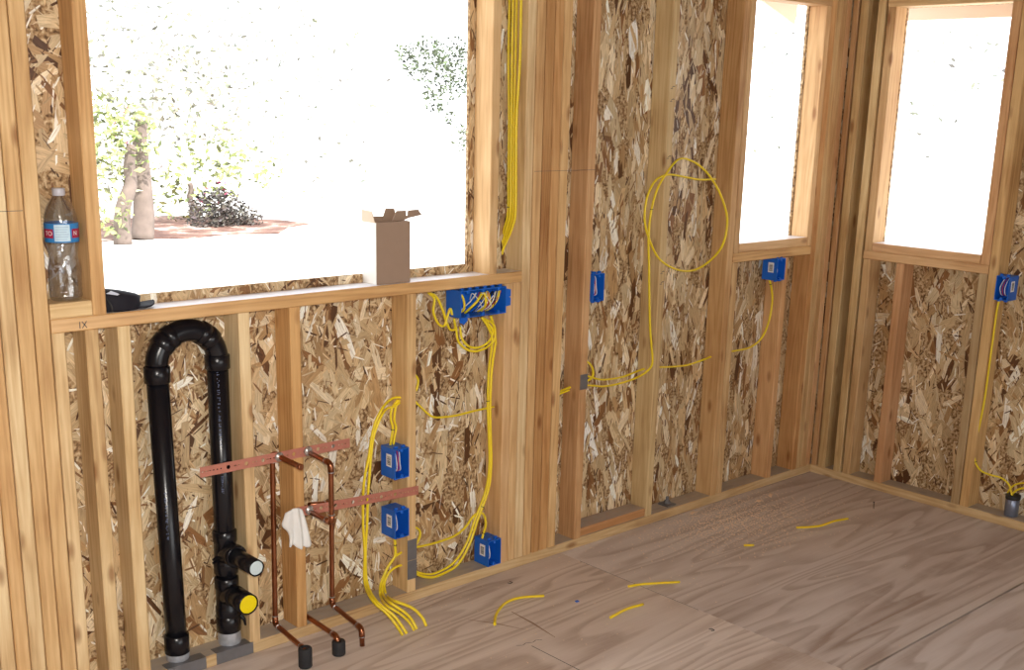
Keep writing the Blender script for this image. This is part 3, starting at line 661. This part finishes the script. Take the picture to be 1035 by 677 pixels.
cable('yellow cable passing level through the bay left of the narrow window', Y(0.05, (664, 371), (680, 370.5), (694, 369), (708, 364.5), (722, 359)))
cable('yellow cable hanging from the blue box under the narrow window', Y(0.03, (777, 281), (779.5, 290), (780.5, 305), (777, 325), (770, 341), (758, 351), (740, 355)), 0.0050, (0.12,))
# right-hand wall
cable('yellow cable dropping from the box at the frame edge into the conduit', X(XB+0.012, (1010, 304), (1008, 312), (1004, 340), (1000, 370), (995, 405), (990, 430), (985.5, 450), (985.5, 465), (991, 475), (1000, 479.5)) + X(XB+0.03, (1012, 483), (1020, 490), (1023.5, 502)) + [Vector((XB+0.045, -0.950, 0.122))], 0.0052, (0.55,))
cable('yellow cable leaving the conduit to the right, upper strand', [Vector((XB+0.045, -0.922, 0.122))] + X(XB+0.045, (1018, 499), (1024, 491), (1035, 488), (1060, 490)))
cable('yellow cable leaving the conduit to the right, lower strand', [Vector((XB+0.045, -0.936, 0.122))] + X(XB+0.04, (1022, 501), (1028, 495), (1040, 493), (1060, 497)))
cd = thing('conduit_stub', 'short grey steel conduit with black collar holding yellow cables', 'conduit', (XB+0.045, -0.937, PZ))
MB().lathe([(0.026, PZ+0.0003), (0.0275, PZ+0.002), (0.0275, PZ+0.078), (0.026, PZ+0.079)], 20, (0,0,1), (XB+0.045, -0.937, 0)).build('pipe_body', plain('conduit_grey', (0.22, 0.25, 0.34), 0.35, 0.6), cd, smooth=True)
MB().lathe([(0.0285, PZ+0.072), (0.0295, PZ+0.074), (0.0295, PZ+0.090), (0.024, PZ+0.092)], 20, (0,0,1), (XB+0.045, -0.937, 0)).build('collar', M['black'], cd, smooth=True)
# offcuts lying on the floor
for lab, pts in (('long curved yellow cable offcut on the floor nearest the low box', ((500, 631), (501.5, 621), (510, 610), (525, 604), (550, 602))),
                 ('straight yellow cable offcut on floor, longest of the middle pair', ((635, 592.5), (647, 590.5), (660, 589.5), (687, 588))),
                 ('slightly bent yellow cable offcut nearest the camera', ((617, 624), (633, 615.5), (650, 610.5))),
                 ('tiny yellow cable offcut on floor by the sawdust', ((752, 551), (762, 550.8))),
                 ('bent yellow cable offcut on the floor near the corner', ((805, 533), (818, 532.5), (830, 531), (843, 526.5), (857, 524)))):
    cable(lab, [atZ(px, py, 0.0044) for px, py in pts], 0.0050, name='cable_offcut', cat='cable offcut', group='yellow cable offcuts on the floor', sub=5, flat=0.9)

# ------------------------------------------------------------------ nail plates, anchor bolt, marks
def nail_plate(x0, x1, z0, z1, label, wrap=False):
    mb = MB().box(x0, x1, -0.0022, -0.0004, z0, z1)
    if wrap: mb = MB().box(x0, x1, -0.0022, -0.0004, z0, z1).box(x0, x1, -0.0022, 0.035, z1, z1+0.0016)
    for i in range(4):
        xx = x0 + (x1-x0)*(i+0.5)/4
        mb.box(xx-0.002, xx+0.002, -0.0028, -0.0022, z1-0.004, z1-0.001).box(xx-0.002, xx+0.002, -0.0028, -0.0022, z0+0.001, z0+0.004)
    tag(mb.build('nail_plate', M['steel']), label, 'nail plate', 'grey steel nail plates')
nail_plate(2.206, 2.244, 0.152, 0.224, 'upper grey nail plate on the stud below the lower box')
nail_plate(2.206, 2.244, 0.084, 0.150, 'lower grey nail plate on the stud below the lower box')
nail_plate(2.996, 3.034, 0.621, 0.678, 'grey nail plate on the stud right of the thick post')
nail_plate(1.500, 1.622, 0.003, PZ, 'grey nail plate on sole plate under the stubbed drain pipe', True)
nail_plate(1.345, 1.466, 0.003, PZ, 'grey nail plate on sole plate at the left pipe foot', True)
ab = thing('anchor_bolt', 'dark anchor bolt and square washer on the sole plate', 'anchor bolt', (3.585, 0.042, PZ))
MB().box(3.560, 3.612, 0.016, 0.068, PZ+0.0003, PZ+0.006).build('square_washer', M['steel'], ab)
MB().lathe([(0.012, PZ+0.006), (0.013, PZ+0.008), (0.013, PZ+0.018), (0.011, PZ+0.020)], 6, (0,0,1), (3.586, 0.042, 0)).build('nut', M['steel'], ab)
MB().lathe([(0.007, PZ+0.02), (0.007, PZ+0.034), (0.005, PZ+0.036)], 12, (0,0,1), (3.586, 0.042, 0)).build('bolt', M['steel'], ab)
def strokes(parent, name, segs, y=-0.0006, wdt=0.0011, mat='pencil'):
    mb = MB()
    for (x0, z0, x1, z1) in segs:
        d = Vector((x1-x0, 0, z1-z0)).normalized(); n = Vector((-d.z, 0, d.x))*wdt
        a, b = Vector((x0, y, z0)), Vector((x1, y, z1))
        vs = [a-n, b-n, b+n, a+n]; mb.add([tuple(v) for v in vs] + [(v.x, y+0.0004, v.z) for v in vs], [(0,1,2,3),(7,6,5,4),(0,4,5,1),(1,5,6,2),(2,6,7,3),(3,7,4,0)])
    return mb.build(name, M[mat], parent)
p = atY(83, 328.5, -0.001)
strokes(window_1, 'pencil_mark', [(p.x-0.006, p.z-0.008, p.x-0.006, p.z+0.009), (p.x, p.z-0.008, p.x+0.012, p.z+0.009), (p.x, p.z+0.009, p.x+0.012, p.z-0.008)], -0.0018)
strokes(wall_left, 'pencil_mark', [(2.737, 1.412, 3.03, 1.412)], -0.0006, 0.0006)
strokes(wall_left, 'pencil_mark', [(0.90, 1.352, 1.045, 1.352)], -0.0006, 0.0007)
strokes(wall_left, 'pencil_mark', [(1.618, 0.146, 1.646, 0.152)], -0.0006, 0.0014)
sg = []
for zc in (1.70, 1.655, 1.45, 1.40, 1.02, 0.98):
    for k in range(3): sg.append((3.412+0.006*k, zc+0.004*(k-1), 3.424+0.006*k, zc+0.004*(k-1)+(0.006 if k == 1 else 0)))
strokes(wall_left, 'lumber_stamp', sg, -0.0006, 0.0010)
# sawdust and shavings on the floor
def sawdust():
    r = random.Random(11); V = []; F = []
    def chip(x, y, s):
        a = r.uniform(0, 2*PI); l, wd = s*r.uniform(0.6, 1.6), s*r.uniform(0.3, 0.8); n = len(V); ca, sa = math.cos(a), math.sin(a); h = r.uniform(0.0006, 0.0022)
        for dx, dy in ((-l,-wd),(l,-wd),(l,wd),(-l,wd)): V.append((x+dx*ca-dy*sa, y+dx*sa+dy*ca, 0.0003))
        V.append((x, y, h+0.0006)); F.extend([(n,n+1,n+4),(n+1,n+2,n+4),(n+2,n+3,n+4),(n+3,n,n+4)])
    for _ in range(2600): chip(3.75+r.gauss(0,0.20), -0.18+r.gauss(0,0.10) if r.random() < .8 else -r.uniform(0.01, 0.5), r.uniform(0.0012, 0.0030))
    for _ in range(520): chip(r.uniform(2.0, 4.5), -abs(r.gauss(0, 0.45)), r.uniform(0.0008, 0.0024))
    V2 = [(x, min(y, -0.004), z) for x, y, z in V]
    o = MB().add(V2, F).build('sawdust', M['shaving'], None, (3.7, -0.2, 0)); o['kind'] = 'stuff'; tag(o, 'pale sawdust scattered on the floor near the corner', 'sawdust')
sawdust()
for lab, px, py, l, a in (('curled wood shaving lying against the sole plate', 671, 508, 0.035, 0.2), ('broad wood shaving on the floor below the box stud', 779, 500, 0.045, 0.5), ('small wood shaving beside the broad one', 768, 506, 0.025, -0.2)):
    c = atZ(px, py, 0.004); c.y = min(c.y, -0.03)
    tt = [(c.x+l*(k/6-0.5)*math.cos(a), c.y+l*(k/6-0.5)*math.sin(a), 0.0035+0.004*math.sin(k/6*PI)) for k in range(7)]
    mb = MB()
    vs = [];
    for q in tt: vs += [(q[0], q[1]-0.008, q[2]), (q[0], q[1]+0.008, q[2]), (q[0], q[1]+0.008, q[2]-0.002), (q[0], q[1]-0.008, q[2]-0.002)]
    fs = [(0,1,2,3), (27,26,25,24)]
    for k in range(6): b = k*4; fs += [(b+i, b+4+i, b+4+(i+1) % 4, b+(i+1) % 4) for i in range(4)]
    tag(mb.add(vs, fs).build('wood_shaving', M['shaving']), lab, 'wood shaving', 'wood shavings on the floor')
for lab, px, py, rz in (('bent black staple on the floor by the low box', 517, 589, 0.3), ('bent black staple on the open floor', 721, 636, 1.2)):
    c = atZ(px, py, 0.002); d = Vector((math.cos(rz), math.sin(rz), 0)); n = Vector((-d.y, d.x, 0))
    tag(MB().tube([c+n*0.012-d*0.007, c-d*0.007, c+d*0.007, c+d*0.007+n*0.012], 0.0012, 6).build('staple', M['black']), lab, 'staple', 'loose staples')
c = atZ(883, 514, 0)
nl = thing('nail', 'single nail standing upright in the floor near the corner', 'nail', tuple(c))
MB().tube([(c.x, c.y, 0.0), (c.x-0.004, c.y, 0.03)], 0.0018, 8).build('shank', M['black'], nl); MB().lathe([(0.004, 0), (0.004, 0.0016)], 10, (0,0,1), (c.x-0.004, c.y, 0.03)).build('nail_head', M['black'], nl)
c = atZ(583, 608, 0); tag(MB().prism([(c.x-0.007,c.y-0.004),(c.x+0.006,c.y-0.006),(c.x+0.008,c.y+0.004),(c.x-0.004,c.y+0.006)], 'z', 0.0004, 0.003).build('plastic_scrap', M['blue']), 'tiny blue plastic scrap on the floor', 'scrap')

for lab, (ax_, ay_), (bx_, by_), wd_ in (('thin brown wood splinter on the floor inside the curved offcut', (517, 618), (561, 644), 0.004), ('fine pale wood splinter under the curved offcut end', (473, 626), (530, 636), 0.0025)):
    a = atZ(ax_, ay_, 0.002); b_ = atZ(bx_, by_, 0.002); mid = (a+b_)/2 + Vector((0.004, 0.003, 0.001))
    tag(MB().tube([a, mid, b_], wd_, 6, rs=[wd_*0.4, wd_, wd_*0.3], flat=0.4).build('wood_splinter', plain('splinter', (0.34, 0.22, 0.15), 0.8)), lab, 'splinter', 'wood splinters on the floor')
a = atZ(523, 653, 0.0004); b_ = atZ(548, 646, 0.0004); d = b_-a; nn = Vector((-d.y, d.x, 0)).normalized()*0.004
mb = MB()
for k in range(5):
    p0 = a+d*(k/5); p1 = a+d*((k+0.9)/5); sg_ = 1 if k % 2 else -1
    mb.add([tuple(p0-nn*sg_), tuple(p1+nn*sg_), tuple(p1+nn*sg_+nn*0.7), tuple(p0-nn*sg_+nn*0.7)], [(0,1,2,3)])
mb.build('ink_mark', M['pencil'], floor)
# ------------------------------------------------------------------ bottle, cap and carton on the sill
def bottle():
    bx, by, bz = 1.152, 0.044, 1.1192
    t = thing('water_bottle', 'clear plastic water bottle with blue and red label on the sill block', 'bottle', (bx, by, bz))
    m, nt, b = newmat('clear_pet'); nt.nodes.remove(b); out = nt.nodes['Material Output']
    tr = N(nt, 'ShaderNodeBsdfTransparent', Color=(0.93, 0.94, 0.96, 1)); gl = N(nt, 'ShaderNodeBsdfGlossy', Color=(1, 1, 1, 1), Roughness=0.12)
    lw = N(nt, 'ShaderNodeLayerWeight', Blend=0.35); ms = N(nt, 'ShaderNodeMixShader')
    ff = mathn(nt, 'MULTIPLY_ADD', lw.outputs['Facing'], 0.45); ff.node.inputs[2].default_value = 0.07
    nz = N(nt, 'ShaderNodeTexNoise', Scale=60.0, Detail=2.0); tcb = N(nt, 'ShaderNodeTexCoord'); L(nt, tcb.outputs['Object'], nz.inputs['Vector']); bb = N(nt, 'ShaderNodeBump', Strength=0.5, Distance=0.004); L(nt, nz.outputs['Fac'], bb.inputs['Height']); L(nt, bb.outputs[0], gl.inputs['Normal'])
    L(nt, ff, ms.inputs[0]); L(nt, tr.outputs[0], ms.inputs[1]); L(nt, gl.outputs[0], ms.inputs[2]); L(nt, ms.outputs[0], out.inputs['Surface'])
    prof = [(0.026, 0.0), (0.036, 0.002), (0.0405, 0.012)]
    for k in range(5):
        z = 0.016+k*0.012; prof += [(0.0405, z), (0.0385, z+0.006)]
    prof += [(0.0405, 0.078), (0.0365, 0.095), (0.0345, 0.112), (0.0365, 0.128), (0.0400, 0.145), (0.0405, 0.150), (0.0405, 0.195), (0.0400, 0.205), (0.037, 0.222), (0.030, 0.240), (0.020, 0.256), (0.0135, 0.264), (0.0125, 0.275)]
    inner = [(max(0.002, r-0.0009), z+(0.0012 if i == 0 else 0)) for i, (r, z) in enumerate(prof)]
    seg = 32; mb = MB(); vs = []; fs = []
    for pr in (prof, inner):
        for r, z in pr:
            for k in range(seg):
                a = 2*PI*k/seg; rr = r*(1+0.012*math.cos(5*a)*(z < 0.08)); vs.append((bx+rr*math.cos(a), by+rr*math.sin(a), bz+z))
    n = len(prof)
    for side in (0, 1):
        o_ = side*n*seg
        for i in range(n-1):
            for k in range(seg):
                q = (o_+i*seg+k, o_+i*seg+(k+1) % seg, o_+(i+1)*seg+(k+1) % seg, o_+(i+1)*seg+k); fs.append(q if not side else q[::-1])
        cap = tuple(o_+k for k in range(seg)); fs.append(cap[::-1] if not side else cap)
    for k in range(seg): fs.append(((n-1)*seg+k, (n-1)*seg+(k+1) % seg, (2*n-1)*seg+(k+1) % seg, (2*n-1)*seg+k))
    mb.add(vs, fs).build('bottle_body', m, t, smooth=True)
    MB().lathe([(0.0145, bz+0.262), (0.0158, bz+0.264), (0.0158, bz+0.279), (0.0145, bz+0.281)], 24, (0,0,1), (bx, by, 0)).build('screw_cap', plain('white_cap', (0.52, 0.52, 0.58), 0.35), t, smooth=True)
    def band(a0, a1, z0, z1, r, name, mat, par):
        k = max(3, int((a1-a0)/0.12)); v = []; f = []
        for i in range(k+1):
            a = a0+(a1-a0)*i/k
            for rr in (r, r-0.0004):
                for z in (z0, z1): v.append((bx+rr*math.cos(a), by+rr*math.sin(a), bz+z))
        for i in range(k):
            p_ = i*4; f += [(p_, p_+4, p_+5, p_+1), (p_+2, p_+3, p_+7, p_+6), (p_+1, p_+5, p_+7, p_+3), (p_, p_+2, p_+6, p_+4)]
        f += [(0,1,3,2), (k*4, k*4+2, k*4+3, k*4+1)]
        return MB().add(v, f).build(name, mat, par)
    lb = band(0, 2*PI, 0.149, 0.196, 0.0412, 'label_wrap', plain('label_blue', (0.03, 0.22, 0.55), 0.4, var=0.3, scale=40), t)
    ang = math.atan2(CAM.y-by, CAM.x-bx)
    band(ang-0.42, ang+0.50, 0.1525, 0.1935, 0.0416, 'label_panel', plain('label_pale', (0.55, 0.74, 0.86), 0.5, var=0.12, scale=90), lb)
    red = plain('label_red', (0.40, 0.012, 0.06), 0.4)
    band(ang-1.35, ang-0.50, 0.160, 0.182, 0.0416, 'label_panel', red, lb); band(ang+0.62, ang+1.5, 0.160, 0.182, 0.0416, 'label_panel', red, lb)
    for i in range(6): band(ang-0.36, ang+0.30+0.06*(i % 3), 0.157+i*0.006, 0.1582+i*0.006, 0.0418, 'label_print', plain('label_text', (0.28, 0.42, 0.62), 0.5) if i == 0 else bpy.data.materials['label_text'], lb)
    def letters(txt, a_c, zc, h, r):
        cu = bpy.data.curves.new('text', 'FONT'); cu.body = txt; cu.size = h; cu.align_x = 'CENTER'; cu.align_y = 'CENTER'; cu.extrude = 0.0001
        o = bpy.data.objects.new('label_lettering', cu); C.objects.link(o)
        dg = bpy.context.evaluated_depsgraph_get(); me = bpy.data.meshes.new_from_object(o.evaluated_get(dg)); bpy.data.objects.remove(o)
        v = [(bx+(r+p.co.z)*math.cos(a_c+p.co.x/r), by+(r+p.co.z)*math.sin(a_c+p.co.x/r), bz+zc+p.co.y) for p in me.vertices]
        MB().add(v, [tuple(p.vertices) for p in me.polygons]).build('label_lettering', M['white'], lb)
    letters('TO', ang-0.82, 0.171, 0.016, 0.0419); letters('N', ang+0.86, 0.171, 0.016, 0.0419)
bottle()

def cap():
    cx, cy, z0 = 1.292, 0.044, 1.0813
    t = thing('cap', 'black cloth cap lying on the window sill beside the jamb', 'cap', (cx, cy, z0))
    prof = [(0.041, 0.0), (0.0445, 0.004), (0.0445, 0.020), (0.0415, 0.029), (0.032, 0.0335), (0.014, 0.035), (0.003, 0.0352)]
    mb = MB().lathe(prof, 28); mb.v = [(cx-0.006+x*1.35+(0.006 if z > .02 else 0), cy+y*0.92, z0+z*1.45*(1.0+0.35*x/0.06*-1)) for x, y, z in mb.v]
    mb.build('crown', M['cap'], t, smooth=True)
    n = 18; v = []
    for z in (0.010, 0.014):
        for k in range(n):
            a = 2*PI*k/n; v.append((cx+0.058+0.034*math.cos(a), cy-0.004+0.034*math.sin(a), z0+z-0.006*(abs(math.sin(a)))+0.004*math.cos(a)))
    MB().add(v, [tuple(range(n))[::-1], tuple(range(n, 2*n))] + [(k, (k+1) % n, n+(k+1) % n, n+k) for k in range(n)]).build('bill', M['cap'], t)
    MB().tube(smoothpath([(cx-0.05, cy-0.028, z0+0.040), (cx-0.042, cy-0.042, z0+0.02), (cx-0.040, cy-0.042, z0+0.002)], 5), 0.0022, 6).build('strap', M['black'], t)
    MB().prism([(cx-0.050, z0+0.050), (cx-0.036, z0+0.056), (cx-0.022, z0+0.050), (cx-0.002, z0+0.038), (cx-0.024, z0+0.044)], 'y', cy-0.036, cy-0.033).build('pale_patch', plain('pale_patch', (0.55, 0.60, 0.72), 0.4), t)
cap()

def carton():
    x0, x1, y0, y1, z0, z1 = 2.098, 2.229, 0.016, 0.086, 1.0815, 1.270
    t = thing('carton', 'small open cardboard carton standing on the kitchen window sill', 'carton', ((x0+x1)/2, (y0+y1)/2, z0))
    k = 0.0022
    MB().box(x0+k, x1-k, y0, y0+k, z0, z1).build('front_panel', M['card'], t)
    MB().box(x0+k, x1-k, y1-k, y1, z0, z1).build('rear_panel', M['card'], t)
    MB().box(x0, x0+k, y0, y1, z0, z1).build('side_panel', M['cardw'], t)
    MB().box(x1-k, x1, y0, y1, z0, z1).build('side_panel', M['card'], t)
    MB().box(x0+k, x1-k, y0+k, y1-k, z0, z0+k).build('bottom_panel', M['card'], t)
    fl = plain('kraft_flap', (0.62, 0.50, 0.38), 0.8)
    # flaps: left one leaning out, rear and right ones folded out
    MB().prism([(y0+0.002,z1),(y1,z1),(y1+0.002,z1+0.036),(y0+0.018,z1+0.034)], 'x', x0-0.002, x0-0.002+k).build('flap', fl, t)
    MB().prism([(x1-0.046,z1),(x1-0.030,z1+0.030),(x1+0.006,z1+0.030),(x1+0.008,z1+0.014),(x1+0.013,z1+0.014),(x1+0.015,z1+0.030),(x1+0.055,z1+0.031),(x1+0.070,z1+0.013),(x1+0.018,z1+0.006),(x1,z1)], 'y', y1-0.040, y1-0.040+k).build('flap', M['card'], t)
    MB().prism([(x0+0.010,z1),(x1-0.045,z1),(x1-0.055,z1+0.012),(x0+0.018,z1+0.014)], 'y', y1-k, y1).build('flap', M['card'], t)
    MB().prism([(x1-0.06,z1),(x1-0.004,z1),(x1-0.012,z1+0.034),(x1-0.045,z1+0.036)], 'y', y1-k*2.2, y1-k*1.1).build('tuck_tab', M['card'], t)
carton()

# ------------------------------------------------------------------ outdoors
GZ = -0.30
g = MB().box(-30, 60, 0.25, 70, GZ-0.1, GZ).box(5.4, 60, -40, 0.25, GZ-0.1, GZ).box(-30, 5.4, -40, -4.6, GZ-0.1, GZ).build('ground', M['pave']); g['kind'] = 'structure'
mm, nt, b = newmat('leaf_litter')
tc = N(nt, 'ShaderNodeTexCoord'); no = N(nt, 'ShaderNodeTexNoise', Scale=2.2, Detail=6.0, Roughness=0.7); L(nt, tc.outputs['Object'], no.inputs['Vector'])
rp = ramp(nt, [(0.40, (0.09, 0.04, 0.03)), (0.54, (0.22, 0.12, 0.09)), (0.66, (0.7, 0.55, 0.48))]); L(nt, no.outputs['Fac'], rp.inputs[0]); L(nt, rp.outputs[0], b.inputs['Base Color']); b.inputs['Roughness'].default_value = 0.95
ml = MB(); pts = [(5.6,12.9),(6.4,12.5),(7.0,12.7),(7.7,12.3),(8.5,12.5),(9.1,12.2),(9.7,12.9),(10.3,13.2),(10.2,13.9),(9.6,14.6),(8.9,15.4),(7.5,15.2),(6.5,14.8),(5.4,14.5)]
bed = ml.prism(pts, 'z', GZ-0.05, GZ+0.015).build('mulch_bed', mm); bed['kind'] = 'structure'
def leafmat(name, col, var=0.4):
    m, nt, b = newmat(name)
    at = N(nt, 'ShaderNodeAttribute', attribute_name='Col'); c = mixc(nt, 1.0, col, at.outputs['Color'], 'MULTIPLY')
    L(nt, c, b.inputs['Base Color']); b.inputs['Roughness'].default_value = 0.5
    return m
LEAF = {'pale': leafmat('leaf_pale', (0.80, 0.80, 0.66)), 'lime': leafmat('leaf_lime', (0.42, 0.48, 0.19)), 'dark': leafmat('leaf_dark', (0.10, 0.13, 0.065)), 'grey': leafmat('leaf_grey', (0.14, 0.12, 0.11)), 'bloom': leafmat('bloom', (0.6, 0.05, 0.18))}
def foliage(blobs, n, size, kind, parent, seed, name='foliage'):
    r = random.Random(seed); V = []; F = []; cl = []
    tot = sum(b[3]*b[4]*b[5] for b in blobs)
    for (x, y, z, rx, ry, rz) in blobs:
        for _ in range(int(n*rx*ry*rz/tot)):
            while True:
                p = Vector((r.uniform(-1,1), r.uniform(-1,1), r.uniform(-1,1)))
                if 0.15 < p.length < 1: break
            c = Vector((x+p.x*rx, y+p.y*ry, z+p.z*rz)); s = size*r.uniform(0.6, 1.5)
            d = Vector((r.gauss(0,1), r.gauss(0,1), r.gauss(0,.7))).normalized(); e = d.cross(Vector((r.gauss(0,1), r.gauss(0,1), r.gauss(0,1)))).normalized()
            nn = d.cross(e)*s*0.12
            k = len(V); V += [c-d*s, c-e*s*0.45+nn, c+d*s, c+e*s*0.45+nn]; F += [(k,k+1,k+2), (k,k+2,k+3)]
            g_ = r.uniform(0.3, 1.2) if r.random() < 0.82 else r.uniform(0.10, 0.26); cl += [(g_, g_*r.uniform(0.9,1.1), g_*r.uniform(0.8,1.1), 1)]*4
    po = parent['_o']; V = [(v[0]-po[0], v[1]-po[1], v[2]-po[2]) for v in V]
    m = bpy.data.meshes.new(name); m.from_pydata(V, [], F); m.update()
    ca_ = m.color_attributes.new('Col', 'FLOAT_COLOR', 'POINT'); ca_.data.foreach_set('color', [q for c in cl for q in c])
    m.materials.append(LEAF[kind]); o = link(name, m, parent, po); o['kind'] = 'stuff'; return o
def trunk(parent, x, y, h, r, lean=(0,0), seed=0, bark='bark'):
    rr = random.Random(seed); pts = [(x+lean[0]*k/5+rr.uniform(-.03,.03), y+lean[1]*k/5, GZ+h*k/5) for k in range(6)]
    MB().tube(smoothpath(pts, 4), r, 10, rs=[r*(1.25-0.6*i/20) for i in range(21)]).build('trunk', M[bark], parent, smooth=True)
def tree(label, x, y, h, r, blobs, n, size, kind, seed, lean=(0,0), cat='tree', name='tree', bloom=None, bark='bark'):
    t = thing(name, label, cat, (x, y, GZ), 'trees and shrubs outside')
    if h: trunk(t, x, y, h, r, lean, seed, bark)
    foliage(blobs, n, size, kind, t, seed)
    if bloom: foliage(bloom, 40, 0.05, 'bloom', t, seed+1, 'blossom')
    return t
def P(px, py, y): v = atY(px, py, y); return v.x, v.y, v.z
def blob(px, py, y, rx, ry, rz): return (*P(px, py, y), rx, ry, rz)
gx = lambda px, y: atY(px, 240, y).x
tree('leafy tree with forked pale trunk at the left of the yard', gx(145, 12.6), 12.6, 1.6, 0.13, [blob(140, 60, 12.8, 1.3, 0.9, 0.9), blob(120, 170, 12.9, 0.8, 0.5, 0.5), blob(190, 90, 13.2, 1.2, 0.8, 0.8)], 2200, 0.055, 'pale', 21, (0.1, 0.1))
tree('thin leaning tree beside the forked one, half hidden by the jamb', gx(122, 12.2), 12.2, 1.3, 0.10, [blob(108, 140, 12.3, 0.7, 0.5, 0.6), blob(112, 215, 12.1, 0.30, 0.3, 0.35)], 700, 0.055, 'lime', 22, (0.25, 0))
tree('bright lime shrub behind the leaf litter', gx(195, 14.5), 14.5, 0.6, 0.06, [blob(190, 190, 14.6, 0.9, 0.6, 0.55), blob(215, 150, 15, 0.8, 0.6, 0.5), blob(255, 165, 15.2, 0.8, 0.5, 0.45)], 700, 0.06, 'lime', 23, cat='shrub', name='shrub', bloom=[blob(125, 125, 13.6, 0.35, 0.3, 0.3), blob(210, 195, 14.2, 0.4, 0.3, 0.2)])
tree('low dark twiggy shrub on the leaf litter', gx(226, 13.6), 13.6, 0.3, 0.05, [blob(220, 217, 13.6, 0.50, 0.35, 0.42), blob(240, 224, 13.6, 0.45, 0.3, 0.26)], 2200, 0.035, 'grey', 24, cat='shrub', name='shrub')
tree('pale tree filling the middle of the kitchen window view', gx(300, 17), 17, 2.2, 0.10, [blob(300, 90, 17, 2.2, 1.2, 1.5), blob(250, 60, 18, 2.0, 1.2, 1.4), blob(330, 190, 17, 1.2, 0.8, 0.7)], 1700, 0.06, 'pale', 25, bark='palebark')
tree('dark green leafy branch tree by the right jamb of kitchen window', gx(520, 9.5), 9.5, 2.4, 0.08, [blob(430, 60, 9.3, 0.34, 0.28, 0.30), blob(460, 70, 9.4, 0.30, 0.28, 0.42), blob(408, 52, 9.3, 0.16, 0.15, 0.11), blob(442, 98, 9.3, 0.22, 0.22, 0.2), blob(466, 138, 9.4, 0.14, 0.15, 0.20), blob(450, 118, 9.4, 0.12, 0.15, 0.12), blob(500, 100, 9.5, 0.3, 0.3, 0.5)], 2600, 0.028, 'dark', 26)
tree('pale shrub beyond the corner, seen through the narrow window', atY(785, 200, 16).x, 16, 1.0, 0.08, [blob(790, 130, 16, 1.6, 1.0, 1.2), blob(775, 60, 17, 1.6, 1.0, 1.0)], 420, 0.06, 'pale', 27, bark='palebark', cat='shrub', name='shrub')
def PX(px, py, x): v = atX(px, py, x); return v.x, v.y, v.z
tree('pale hillside tree seen through the right-hand window', *PX(960, 150, 26)[:2], 1.5, 0.1, [(*PX(985, 60, 26), 1.2, 1.6, 0.9), (*PX(945, 130, 24), 1.0, 1.5, 0.7)], 220, 0.08, 'pale', 28, bark='palebark')
